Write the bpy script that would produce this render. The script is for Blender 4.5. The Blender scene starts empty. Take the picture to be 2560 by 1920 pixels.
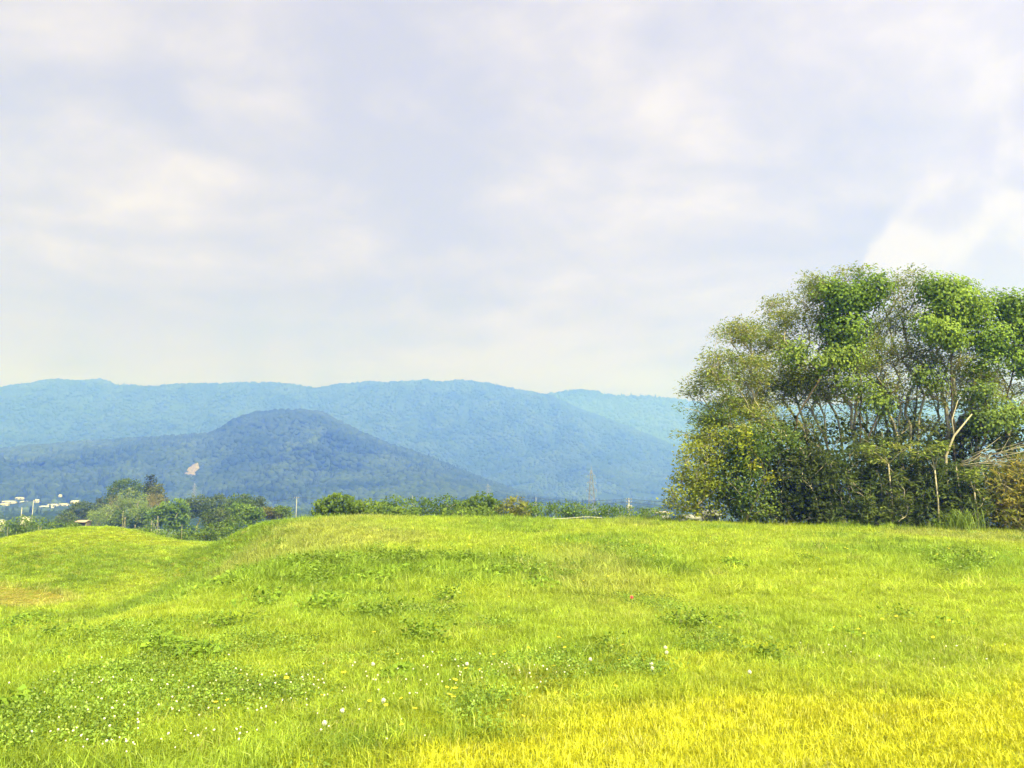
import bpy, math, random
import numpy as np
from mathutils import Vector, Matrix

# ------------------------------------------------------------------ camera, sky, sun, exposure
scene = bpy.context.scene
C = scene.collection
rad = math.radians
rng = np.random.default_rng(11)
random.seed(11)

F_PX = 1924.0            # focal length in pixels of a 2560 wide picture
PITCH = math.atan(280 / F_PX)
EYE = 1.65
cam_data = bpy.data.cameras.new('camera')
cam_data.sensor_width = 36.0
cam_data.lens = 36.0 * F_PX / 2560
cam_data.clip_start = 0.1
cam_data.clip_end = 30000
cam = bpy.data.objects.new('camera', cam_data)
C.objects.link(cam)
cam.location = (0, 0, EYE)
cam.rotation_euler = (math.pi / 2 + PITCH, 0, 0)
scene.camera = cam

SUN_EL, SUN_AZ = 48.0, 148.0      # azimuth clockwise from +Y (view direction): behind and right
sun_dir = Vector((math.sin(rad(SUN_AZ)) * math.cos(rad(SUN_EL)), math.cos(rad(SUN_AZ)) * math.cos(rad(SUN_EL)), math.sin(rad(SUN_EL))))
sd = bpy.data.lights.new('sun', 'SUN')
sd.energy = 4.4
sd.angle = rad(4)
sd.color = (1.0, 0.955, 0.765)   # white above the haze, warm once it has come through it
sun = bpy.data.objects.new('sun', sd)
C.objects.link(sun)
sun.rotation_euler = sun_dir.to_track_quat('Z', 'Y').to_euler()

scene.view_settings.view_transform = 'Standard'
scene.view_settings.look = 'None'
scene.view_settings.gamma = 1.0
scene.view_settings.use_curve_mapping = False
scene.view_settings.exposure = 1.6
scene.render.engine = 'CYCLES'
try:
    scene.cycles.use_denoising = True
    scene.cycles.max_bounces = 5
    scene.cycles.denoising_prefilter = 'ACCURATE'
    scene.cycles.diffuse_bounces = 2
    scene.cycles.glossy_bounces = 2
    scene.cycles.transmission_bounces = 4
    scene.cycles.volume_bounces = 2
    scene.cycles.sample_clamp_indirect = 4.0
except Exception:
    pass


def ray(px, py):
    """unit-forward ray of a pixel of the 2560 x 1920 picture (real place = camera + ray * distance)"""
    cx, cy = (px - 1280) / F_PX, (960 - py) / F_PX
    cp, sp = math.cos(PITCH), math.sin(PITCH)
    return np.array((cx, cp - cy * sp, sp + cy * cp))


def P(px, py, Y):
    d = ray(px, py)
    t = Y / d[1]
    return np.array((d[0] * t, Y, EYE + d[2] * t))


# ---- node helpers
def N(nt, typ, **kw):
    n = nt.nodes.new(typ)
    for k, v in kw.items():
        if k.startswith('i_'):
            key = k[2:]
            n.inputs[int(key) if key.isdigit() else key].default_value = v
        else:
            setattr(n, k, v)
    return n


def math_node(nt, op, a, b=None, clamp=False):
    n = nt.nodes.new('ShaderNodeMath')
    n.operation = op
    n.use_clamp = clamp
    for i, v in enumerate((a, b)):
        if v is None:
            continue
        if isinstance(v, (int, float)):
            n.inputs[i].default_value = v
        else:
            nt.links.new(v, n.inputs[i])
    return n.outputs[0]


def mix_col(nt, fac, a, b):
    n = nt.nodes.new('ShaderNodeMix')
    n.data_type = 'RGBA'
    for sock, v in ((n.inputs[0], fac), (n.inputs[6], a), (n.inputs[7], b)):
        if isinstance(v, (int, float)):
            sock.default_value = v
        elif isinstance(v, tuple):
            sock.default_value = (*v, 1) if len(v) == 3 else v
        else:
            nt.links.new(v, sock)
    return n.outputs[2]


def map_range(nt, v, a, b, c, d, smooth=True):
    n = nt.nodes.new('ShaderNodeMapRange')
    if smooth:
        n.interpolation_type = 'SMOOTHSTEP'
    nt.links.new(v, n.inputs[0])
    for i, x in enumerate((a, b, c, d)):
        n.inputs[i + 1].default_value = x
    return n.outputs[0]


def build_world():
    w = bpy.data.worlds.new('World')
    scene.world = w
    w.use_nodes = True
    nt = w.node_tree
    nt.nodes.clear()
    out = nt.nodes.new('ShaderNodeOutputWorld')
    bg = nt.nodes.new('ShaderNodeBackground')
    bg.inputs[1].default_value = 0.1
    nt.links.new(bg.outputs[0], out.inputs[0])
    sky = nt.nodes.new('ShaderNodeTexSky')
    sky.sky_type = 'NISHITA'
    sky.sun_disc = False
    sky.sun_elevation = rad(SUN_EL)
    sky.sun_rotation = rad(SUN_AZ)
    sky.air_density = 1.0
    sky.dust_density = 2.0
    tc = nt.nodes.new('ShaderNodeTexCoord')
    d = tc.outputs['Generated']
    sep = nt.nodes.new('ShaderNodeSeparateXYZ')
    nt.links.new(d, sep.inputs[0])
    # project the direction on a cloud deck
    zc = math_node(nt, 'ADD', math_node(nt, 'MAXIMUM', sep.outputs[2], 0.0), 0.16)
    cmb = nt.nodes.new('ShaderNodeCombineXYZ')
    nt.links.new(math_node(nt, 'DIVIDE', sep.outputs[0], zc), cmb.inputs[0])
    nt.links.new(math_node(nt, 'DIVIDE', sep.outputs[1], zc), cmb.inputs[1])
    rot = N(nt, 'ShaderNodeMapping')
    rot.inputs['Location'].default_value = (9.4, 4.2, 0)
    rot.inputs['Rotation'].default_value = (0, 0, rad(24))
    rot.inputs['Scale'].default_value = (1.0, 1.15, 1)
    nt.links.new(cmb.outputs[0], rot.inputs[0])
    warp = N(nt, 'ShaderNodeTexNoise', i_Scale=0.9, i_Detail=3.0, i_Roughness=0.5)
    nt.links.new(rot.outputs[0], warp.inputs['Vector'])
    wadd = N(nt, 'ShaderNodeVectorMath', operation='MULTIPLY_ADD')
    nt.links.new(warp.outputs['Color'], wadd.inputs[0])
    wadd.inputs[1].default_value = (0.6, 0.6, 0)
    nt.links.new(rot.outputs[0], wadd.inputs[2])
    big = N(nt, 'ShaderNodeTexNoise', i_Scale=0.85, i_Detail=4.0, i_Roughness=0.48)
    fine = N(nt, 'ShaderNodeTexNoise', i_Scale=3.3, i_Detail=10.0, i_Roughness=0.6)
    holes = N(nt, 'ShaderNodeTexNoise', i_Scale=0.7, i_Detail=2.0, i_Roughness=0.5)
    nt.links.new(wadd.outputs[0], big.inputs['Vector'])
    nt.links.new(wadd.outputs[0], fine.inputs['Vector'])
    off = N(nt, 'ShaderNodeVectorMath', operation='ADD')
    off.inputs[1].default_value = (7.7, 3.1, 0)
    nt.links.new(rot.outputs[0], off.inputs[0])
    nt.links.new(off.outputs[0], holes.inputs['Vector'])
    f = math_node(nt, 'ADD', math_node(nt, 'MULTIPLY', big.outputs[0], 0.55), math_node(nt, 'MULTIPLY', fine.outputs[0], 0.45))
    k = 2.84     # cloud radiance scale (times the background's 0.1)
    ramp = nt.nodes.new('ShaderNodeValToRGB')
    cr = ramp.color_ramp
    cr.elements[0].position = 0.42
    cr.elements[0].color = (0.73, 0.67, 0.53, 1)
    cr.elements[1].position = 0.595
    cr.elements[1].color = (1.12, 0.99, 0.74, 1)
    for p, col in ((0.46, (0.79, 0.715, 0.54)), (0.50, (0.86, 0.77, 0.57)), (0.54, (0.95, 0.84, 0.62))):
        e = cr.elements.new(p)
        e.color = (*col, 1)
    nt.links.new(f, ramp.inputs[0])
    # lower sky greyer
    low = map_range(nt, sep.outputs[2], 0.12, 0.42, 0.0, 1.0)
    deck = mix_col(nt, math_node(nt, 'ADD', math_node(nt, 'MULTIPLY', low, 0.55), 0.45), (0.725, 0.61, 0.445), ramp.outputs[0])
    # bright heaped clouds standing low round the horizon: directions of their puffs
    def puffs(items, soft, nscale, namp):
        nz = N(nt, 'ShaderNodeTexNoise', i_Scale=nscale, i_Detail=8.0, i_Roughness=0.62)
        nt.links.new(d, nz.inputs['Vector'])
        nn = math_node(nt, 'MULTIPLY', math_node(nt, 'SUBTRACT', nz.outputs[0], 0.5), namp)
        acc = None
        for (px, py, r) in items:
            v = ray(px, py)
            v = v / np.linalg.norm(v)
            ds = N(nt, 'ShaderNodeVectorMath', operation='DISTANCE')
            nt.links.new(d, ds.inputs[0])
            ds.inputs[1].default_value = tuple(v)
            m = math_node(nt, 'SUBTRACT', 1.0, math_node(nt, 'DIVIDE', ds.outputs['Value'], r / F_PX))
            acc = m if acc is None else math_node(nt, 'MAXIMUM', acc, m)
        acc = math_node(nt, 'ADD', acc, nn)
        return map_range(nt, acc, 0.0, soft, 0.0, 1.0), acc
    m1, a1 = puffs([(2235, 670, 75), (2280, 612, 78), (2335, 650, 150), (2375, 548, 84), (2440, 600, 180), (2470, 505, 84), (2540, 540, 160), (2590, 440, 100), (2650, 520, 220), (2790, 500, 320)], 0.24, 22.0, 0.55)
    back, _ = puffs([(2480, 450, 120), (2560, 400, 110), (2680, 360, 150), (2380, 500, 100)], 0.35, 10.0, 0.7)
    faint, _ = puffs([(60, 850, 90), (330, 860, 110), (480, 900, 150), (720, 900, 100), (1450, 790, 90), (1560, 830, 100), (1330, 870, 120)], 0.7, 11.0, 0.9)
    body = N(nt, 'ShaderNodeTexNoise', i_Scale=13.0, i_Detail=5.0, i_Roughness=0.55)
    nt.links.new(d, body.inputs['Vector'])
    ccol = mix_col(nt, map_range(nt, body.outputs[0], 0.40, 0.60, 0, 1), (0.84, 0.735, 0.545), (1.09, 0.955, 0.69))
    deck = mix_col(nt, math_node(nt, 'MULTIPLY', faint, 0.38), deck, (0.91, 0.76, 0.58))
    deck = mix_col(nt, math_node(nt, 'MULTIPLY', back, 0.5), deck, (0.95, 0.80, 0.62))
    deck = mix_col(nt, math_node(nt, 'MULTIPLY', m1, 0.92), deck, ccol)
    sc = N(nt, 'ShaderNodeVectorMath', operation='SCALE')
    nt.links.new(deck, sc.inputs[0])
    sc.inputs['Scale'].default_value = k
    # thin places let the blue sky through
    cov = map_range(nt, holes.outputs[0], 0.34, 0.50, 0.955, 0.995)
    final = mix_col(nt, cov, sky.outputs[0], sc.outputs[0])
    nt.links.new(final, bg.inputs[0])


build_world()


# ------------------------------------------------------------------ helpers
_tab = np.random.default_rng(5).random((256, 256))


def vnoise(x, y):
    xi, yi = np.floor(x).astype(int), np.floor(y).astype(int)
    fx, fy = x - xi, y - yi
    fx, fy = fx * fx * (3 - 2 * fx), fy * fy * (3 - 2 * fy)
    a, b = _tab[xi & 255, yi & 255], _tab[(xi + 1) & 255, yi & 255]
    c, d = _tab[xi & 255, (yi + 1) & 255], _tab[(xi + 1) & 255, (yi + 1) & 255]
    return (a * (1 - fx) + b * fx) * (1 - fy) + (c * (1 - fx) + d * fx) * fy


def fbm(x, y, o=4, g=0.5):
    s, a, t = 0, 1, 0
    for i in range(o):
        s = s + a * vnoise(x * 2 ** i + 17.3 * i, y * 2 ** i + 5.1 * i)
        t += a
        a *= g
    return s / t


def sm(a, b, x):
    t = np.clip((x - a) / (b - a), 0, 1)
    return t * t * (3 - 2 * t)


def tag(o, label=None, cat=None, group=None, kind=None):
    for k, v in (('label', label), ('category', cat), ('group', group), ('kind', kind)):
        if v:
            o[k] = v
    return o


def mesh_np(name, verts, faces_flat, loop_tot, tint=None, smooth=False):
    me = bpy.data.meshes.new(name)
    verts = np.asarray(verts, np.float32)
    loop_tot = np.asarray(loop_tot, np.int32)
    faces_flat = np.asarray(faces_flat, np.int32).ravel()
    me.vertices.add(len(verts))
    me.vertices.foreach_set('co', verts.ravel())
    me.loops.add(len(faces_flat))
    me.loops.foreach_set('vertex_index', faces_flat)
    me.polygons.add(len(loop_tot))
    me.polygons.foreach_set('loop_start', np.concatenate(([0], np.cumsum(loop_tot)[:-1])).astype(np.int32))
    if tint is not None:
        at = me.attributes.new('tint', 'FLOAT_COLOR', 'POINT')
        t4 = np.ones((len(verts), 4), np.float32)
        t4[:, :3] = tint
        at.data.foreach_set('color', t4.ravel())
    me.update(calc_edges=True)
    if smooth:
        me.polygons.foreach_set('use_smooth', np.ones(len(loop_tot), bool))
    me.validate()
    return me


def obj(name, me, mat=None, parent=None, loc=None):
    o = bpy.data.objects.new(name, me)
    C.objects.link(o)
    if mat is not None:
        me.materials.clear()
        me.materials.append(mat)
    if parent is not None:
        o.parent = parent
        # vertices are given in world space: bring them to the parent's space
        o.matrix_parent_inverse = Matrix.Translation(-Vector(parent.location))
    if loc is not None:
        o.location = loc
    return o


def thing(name, loc, label, cat, group=None):
    o = bpy.data.objects.new(name, None)
    o.empty_display_size = 0.2
    C.objects.link(o)
    o.location = tuple(float(v) for v in loc)
    return tag(o, label, cat, group)


class MB:
    """collects boxes and tubes into one mesh"""
    def __init__(s):
        s.v, s.f, s.l = [], [], []

    def add(s, vs, fs):
        b = len(s.v)
        s.v.extend([tuple(float(q) for q in p) for p in vs])
        for f in fs:
            s.f.extend([b + i for i in f])
            s.l.append(len(f))

    def box(s, c, sz, rz=0):
        cx, cy, cz = c
        a, b, h = sz[0] / 2, sz[1] / 2, sz[2] / 2
        co, si = math.cos(rz), math.sin(rz)
        vs = []
        for z in (-h, h):
            for x, y in ((-a, -b), (a, -b), (a, b), (-a, b)):
                vs.append((cx + x * co - y * si, cy + x * si + y * co, cz + z))
        s.add(vs, [(3, 2, 1, 0), (4, 5, 6, 7), (0, 1, 5, 4), (1, 2, 6, 5), (2, 3, 7, 6), (3, 0, 4, 7)])
        return s

    def tube(s, pts, r, n=6, cap=True):
        pts = [np.asarray(p, float) for p in pts]
        rs = r if isinstance(r, (list, tuple, np.ndarray)) else [r] * len(pts)
        vs, fs = [], []
        for i, p in enumerate(pts):
            dv = pts[min(i + 1, len(pts) - 1)] - pts[max(i - 1, 0)]
            dv = dv / (np.linalg.norm(dv) + 1e-9)
            u = np.cross(dv, (0.31, 0.95, 0.05) if abs(dv[1]) < 0.8 else (1, 0, 0))
            u /= np.linalg.norm(u)
            w = np.cross(dv, u)
            for k in range(n):
                a = 2 * math.pi * k / n
                vs.append(p + rs[i] * (math.cos(a) * u + math.sin(a) * w))
        for i in range(len(pts) - 1):
            for k in range(n):
                a, b = i * n + k, i * n + (k + 1) % n
                fs.append((a, b, b + n, a + n))
        if cap:
            fs.append(tuple(range(n))[::-1])
            fs.append(tuple(range((len(pts) - 1) * n, len(pts) * n)))
        s.add(vs, fs)
        return s

    def build(s, name, mat, parent=None, smooth=False):
        return obj(name, mesh_np(name, s.v, s.f, s.l, smooth=smooth), mat, parent)


# ------------------------------------------------------------------ materials
def new_mat(name):
    m = bpy.data.materials.new(name)
    m.use_nodes = True
    nt = m.node_tree
    nt.nodes.clear()
    o = nt.nodes.new('ShaderNodeOutputMaterial')
    return m, nt, o


def leaf_material(name, instancer=False, trans=0.35, gloss=0.05, rough=0.45, vary=0.0, scale=1.0):
    m, nt, o = new_mat(name)
    at = nt.nodes.new('ShaderNodeAttribute')
    at.attribute_name = 'tint'
    at.attribute_type = 'INSTANCER' if instancer else 'GEOMETRY'
    col = at.outputs['Color']
    if vary:
        geo = nt.nodes.new('ShaderNodeNewGeometry')
        no = N(nt, 'ShaderNodeTexNoise', i_Scale=scale, i_Detail=3.0)
        nt.links.new(geo.outputs['Position'], no.inputs['Vector'])
        sc = N(nt, 'ShaderNodeVectorMath', operation='SCALE')
        nt.links.new(col, sc.inputs[0])
        nt.links.new(map_range(nt, no.outputs[0], 0.3, 0.7, 1 - vary, 1 + vary, False), sc.inputs['Scale'])
        col = sc.outputs[0]
    df = nt.nodes.new('ShaderNodeBsdfDiffuse')
    tr = nt.nodes.new('ShaderNodeBsdfTranslucent')
    nt.links.new(col, df.inputs[0])
    nt.links.new(col, tr.inputs[0])
    mx = nt.nodes.new('ShaderNodeMixShader')
    mx.inputs[0].default_value = trans
    nt.links.new(df.outputs[0], mx.inputs[1])
    nt.links.new(tr.outputs[0], mx.inputs[2])
    last = mx.outputs[0]
    if gloss:
        gl = N(nt, 'ShaderNodeBsdfGlossy', i_Roughness=rough)
        m2 = nt.nodes.new('ShaderNodeMixShader')
        m2.inputs[0].default_value = gloss
        nt.links.new(last, m2.inputs[1])
        nt.links.new(gl.outputs[0], m2.inputs[2])
        last = m2.outputs[0]
    nt.links.new(last, o.inputs[0])
    return m


def solid(name, col, rough=0.7, var=0.25, scale=3.0, col2=None):
    m, nt, o = new_mat(name)
    b = nt.nodes.new('ShaderNodeBsdfPrincipled')
    b.inputs['Roughness'].default_value = rough
    b.inputs['Specular IOR Level'].default_value = 0.25
    tc = nt.nodes.new('ShaderNodeTexCoord')
    no = N(nt, 'ShaderNodeTexNoise', i_Scale=scale, i_Detail=6.0, i_Roughness=0.65)
    nt.links.new(tc.outputs['Object'], no.inputs['Vector'])
    c2 = col2 or tuple(c * (1 - var) for c in col)
    nt.links.new(mix_col(nt, map_range(nt, no.outputs[0], 0.35, 0.65, 0, 1), c2, col), b.inputs['Base Color'])
    bp = N(nt, 'ShaderNodeBump', i_Strength=0.2)
    nt.links.new(no.outputs[0], bp.inputs['Height'])
    nt.links.new(bp.outputs[0], b.inputs['Normal'])
    nt.links.new(b.outputs[0], o.inputs[0])
    return m


M_leaf = leaf_material('leaf_matte', False, 0.42, 0.008, 0.6)
M_vine = leaf_material('leaf_vine', False, 0.38, 0.008, 0.6)
M_grass = leaf_material('grass_blades', True, 0.42, 0.03, vary=0.18, scale=9.0)
M_forest = leaf_material('forest_canopy', True, 0.0, 0.0, vary=0.25, scale=0.12)
M_bark = solid('bark_grey', (0.42, 0.38, 0.31), 0.85, 0.45, 5.0)
M_bark_d = solid('bark_dark', (0.10, 0.08, 0.06), 0.9, 0.4, 5.0)
M_bark_p = solid('bark_pale', (0.33, 0.29, 0.22), 0.85, 0.35, 6.0)
M_white = solid('white_sheet', (0.55, 0.55, 0.54), 0.5, 0.1, 0.3)
M_cream = solid('cream_wall', (0.62, 0.58, 0.50), 0.7, 0.15, 0.5)
M_roof = solid('roof_tan', (0.36, 0.29, 0.24), 0.7, 0.25, 0.8)
M_roofg = solid('roof_grey', (0.20, 0.21, 0.23), 0.6, 0.25, 0.8)
M_glass = solid('window_dark', (0.04, 0.05, 0.06), 0.2, 0.2, 1.0)
M_conc = solid('pole_concrete', (0.42, 0.41, 0.39), 0.8, 0.2, 2.0)
M_steel = solid('galvanised_steel', (0.23, 0.24, 0.25), 0.5, 0.2, 1.0)
M_cable = solid('cable_black', (0.03, 0.03, 0.035), 0.6, 0.1, 1.0)
M_wood = solid('stake_wood', (0.34, 0.31, 0.24), 0.8, 0.3, 4.0)
M_rope = solid('rope_white', (0.75, 0.74, 0.66), 0.8, 0.15, 9.0)
M_pink = solid('pink_petal', (0.80, 0.20, 0.24), 0.6, 0.2, 30.0)
M_seed = solid('seed_fluff', (0.78, 0.77, 0.72), 0.9, 0.1, 60.0)
M_stem = solid('flower_stem', (0.20, 0.26, 0.05), 0.7, 0.2, 30.0)
M_yellow = solid('yellow_petal', (0.78, 0.62, 0.03), 0.6, 0.2, 30.0)
M_clover = solid('clover_white', (0.78, 0.76, 0.66), 0.8, 0.15, 40.0)


# ------------------------------------------------------------------ the lie of the land
def near_z(x, y):
    """grassy earthwork round the camera, the hollow and field on the left, the plain beyond"""
    x, y = np.asarray(x, float), np.asarray(y, float)
    crest = np.interp(x, [-60, -30, -14, -8, 0, 8, 15, 22, 30, 60], [-0.25, -0.2, 0.2, 0.44, 0.26, 0.12, 0.02, -0.2, -0.45, -0.9])
    yc = np.interp(x, [-10, 5, 12, 40], [40, 42, 50, 52])
    top = crest * sm(7, 38, y) - 0.0075 * np.clip(y - yc, 0, 16) ** 2 - 0.24 * np.clip(y - yc - 16, 0, 40)
    top = top + 0.16 * (fbm(x / 5 + 3, y / 5, 3) - 0.5) * sm(4, 12, y) + 0.05 * (fbm(x / 1.6, y / 1.6, 2) - 0.5)
    low = -2.45 + 0.05 * (fbm(x / 4, y / 4, 2) - 0.5)
    # far grassy mound on the left and the saddle to it
    r2 = ((x + 27.2) / np.where(x > -27.2, 4.3, 6.8)) ** 2 + ((y - 49.5) / np.where(y < 49.5, 10.0, 8.0)) ** 2
    low = low + 1.95 * np.exp(-r2 ** 1.15)
    low = low + 1.0 * np.exp(-((x + 19) / 6.0) ** 2) * sm(31, 46, y) * (1 - sm(51, 62, y))
    low = low - 0.20 * np.clip(y - 60, 0, 30) - 0.6 * np.exp(-(((x + 10.5) / 2.2) ** 2 + ((y - 17) / 6.0) ** 2))
    xf = np.interp(y, [-20, 0, 8, 9.4, 13.5, 20, 26, 29, 32, 36, 42, 60], [-9, -8.5, -8, -8, -9.8, -11.8, -14.2, -15.2, -15.2, -16.0, -18.0, -21])
    xt = np.interp(y, [-20, 0, 8, 10, 13, 20, 29, 36, 42, 60], [-6.5, -6.2, -5.6, -5.2, -4.8, -4.4, -6.6, -10.0, -13.0, -16.5])
    k = sm(0, 1, (x - xf) / (xt - xf) + 0.18 * (fbm(x / 3.5, y / 3.5, 3) - 0.5))
    z = low + (top - low) * k
    plain = np.interp(y, [0, 60, 110, 200, 400, 9000], [0, -3, -7.5, -11, -18, -18])
    z = np.where(y > 60, z + (plain - z) * sm(62, 110, y), z)
    far = np.maximum(np.abs(x) - 60, 0)
    return z - np.clip(far * 0.08, 0, 12) * sm(300, 60, y)


SIL_HILL = [(-1500, 1200), (-700, 1150), (-300, 1145), (0, 1128), (150, 1114), (250, 1106), (400, 1098), (520, 1090), (560, 1075), (590, 1052),
            (640, 1036), (700, 1031), (740, 1030), (800, 1034), (850, 1058), (900, 1086), (960, 1110), (1050, 1140), (1130, 1170), (1200, 1200),
            (1280, 1228), (1360, 1250), (1500, 1262), (3500, 1262)]
SIL_RIDGE = [(-1500, 1000), (-400, 975), (0, 970), (60, 962), (120, 951), (180, 955), (250, 951), (290, 965), (350, 968), (385, 971), (430, 963), (520, 963),
             (600, 960), (690, 960), (740, 965), (790, 975), (850, 963), (920, 958), (1000, 958), (1060, 953), (1100, 957), (1150, 953), (1220, 961),
             (1300, 978), (1380, 993), (1450, 1026), (1550, 1062), (1650, 1103), (1750, 1150), (1900, 1200), (2200, 1222), (3500, 1235)]
SIL_BACK = [(-500, 1100), (1150, 1080), (1300, 1015), (1370, 990), (1440, 978), (1480, 981), (1530, 993), (1580, 993), (1640, 996), (1690, 1003), (1800, 1014),
            (2000, 1022), (2300, 1005), (2560, 1010), (3500, 1060)]


def hill_fn(sil, yr, yf, ybk, rough, seed, base=-18.0):
    sp = np.array(sil, float)
    xs = np.array([P(a, b, yr)[0] for a, b in sil])
    zs = np.array([P(a, b, yr)[2] for a, b in sil])

    def fn(x, y):
        x, y = np.asarray(x, float), np.asarray(y, float)
        # the view lines fan out: silhouettes are met along the ridge
        zr = np.interp(x * yr / np.maximum(y, 1) * 0.8 + x * 0.2, xs, zs)
        # spurs and gullies: the foot line swings in and out
        sw = (fbm(x / (yr * 0.16) + seed, y / (yr * 0.9) + seed, 3) - 0.5) * (yr - yf) * 0.9
        t = (y - yf - sw * (1 - sm(yf, yr, y))) / (yr - yf)
        prof = sm(0, 1, np.clip(t, 0, 1)) * 0.55 + np.clip(t, 0, 1) * 0.45
        g = np.abs(fbm(x / (yr * 0.055) + seed * 3, y / (yr * 0.12), 4) - 0.5) * 2
        prof = prof * (1 - rough * g * np.sin(np.clip(t, 0, 1) * math.pi))
        backf = 1 - sm(yr, ybk, y)
        return base + np.maximum(0, zr - base) * np.where(y <= yr, prof, backf) - 6 * (np.clip(t, 0, 1) <= 0)
    return fn


hill_z = hill_fn(SIL_HILL, 2000, 1020, 2700, 0.5, 3.1)
ridge_z = hill_fn(SIL_RIDGE, 4200, 2500, 5400, 0.62, 8.7)
back_z = hill_fn(SIL_BACK, 5800, 4600, 6700, 0.42, 1.7)


def land_z(x, y):
    return np.maximum(np.maximum(near_z(x, y), hill_z(x, y)), ridge_z(x, y))


def hit(px, py, y0=3.0, y1=6000.0, fn=None):
    """first meeting of a sight line with the land"""
    d = ray(px, py)
    ys = np.geomspace(y0, y1, 1600)
    t = ys / d[1]
    z = EYE + d[2] * t
    g = (fn or land_z)(d[0] * t, ys)
    below = np.nonzero(z <= g)[0]
    i = below[0] if len(below) else len(ys) - 1
    return np.array((d[0] * t[i], ys[i], g[i]))


def spacing(lim, fine, dx, grow):
    v = [0.0]
    step = dx
    while v[-1] < lim:
        if v[-1] > fine:
            step *= grow
        v.append(v[-1] + step)
    return np.array(v)


def grid_mesh(name, xs, ys, fn, smooth=True):
    X, Y = np.meshgrid(xs, ys)
    Z = fn(X, Y)
    nx, ny = len(xs), len(ys)
    i = np.arange(nx * ny).reshape(ny, nx)
    q = np.stack((i[:-1, :-1], i[:-1, 1:], i[1:, 1:], i[1:, :-1]), -1).reshape(-1, 4)
    return mesh_np(name, np.stack((X, Y, Z), -1).reshape(-1, 3), q, np.full(len(q), 4), smooth=smooth)


def ground_material():
    m, nt, o = new_mat('turf_and_soil')
    b = nt.nodes.new('ShaderNodeBsdfDiffuse')
    geo = nt.nodes.new('ShaderNodeNewGeometry')
    n1 = N(nt, 'ShaderNodeTexNoise', i_Scale=0.9, i_Detail=6.0, i_Roughness=0.6)
    n2 = N(nt, 'ShaderNodeTexNoise', i_Scale=14.0, i_Detail=5.0, i_Roughness=0.7)
    n3 = N(nt, 'ShaderNodeTexNoise', i_Scale=0.012, i_Detail=4.0)
    for n in (n1, n2, n3):
        nt.links.new(geo.outputs['Position'], n.inputs['Vector'])
    near = mix_col(nt, map_range(nt, n2.outputs[0], 0.35, 0.65, 0, 1), (0.11, 0.14, 0.02), (0.26, 0.29, 0.04))
    near = mix_col(nt, map_range(nt, n1.outputs[0], 0.40, 0.65, 0, 0.8), near, (0.16, 0.20, 0.03))
    far = mix_col(nt, map_range(nt, n3.outputs[0], 0.42, 0.58, 0, 1), (0.05, 0.085, 0.02), (0.16, 0.22, 0.05))
    sep = nt.nodes.new('ShaderNodeSeparateXYZ')
    nt.links.new(geo.outputs['Position'], sep.inputs[0])
    col = mix_col(nt, map_range(nt, sep.outputs[1], 90, 160, 0, 1), near, far)
    nt.links.new(col, b.inputs[0])
    nt.links.new(b.outputs[0], o.inputs[0])
    return m


pos = spacing(7000, 42, 0.45, 1.16)
xs = np.concatenate((-pos[:0:-1], pos))
fw = spacing(7400, 75, 0.45, 1.12)
bk = spacing(1500, 8, 0.8, 1.3)
ys = np.concatenate((-bk[:0:-1], fw))
ground = obj('ground', grid_mesh('ground', xs, ys, near_z), ground_material())
tag(ground, kind='structure')


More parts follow.
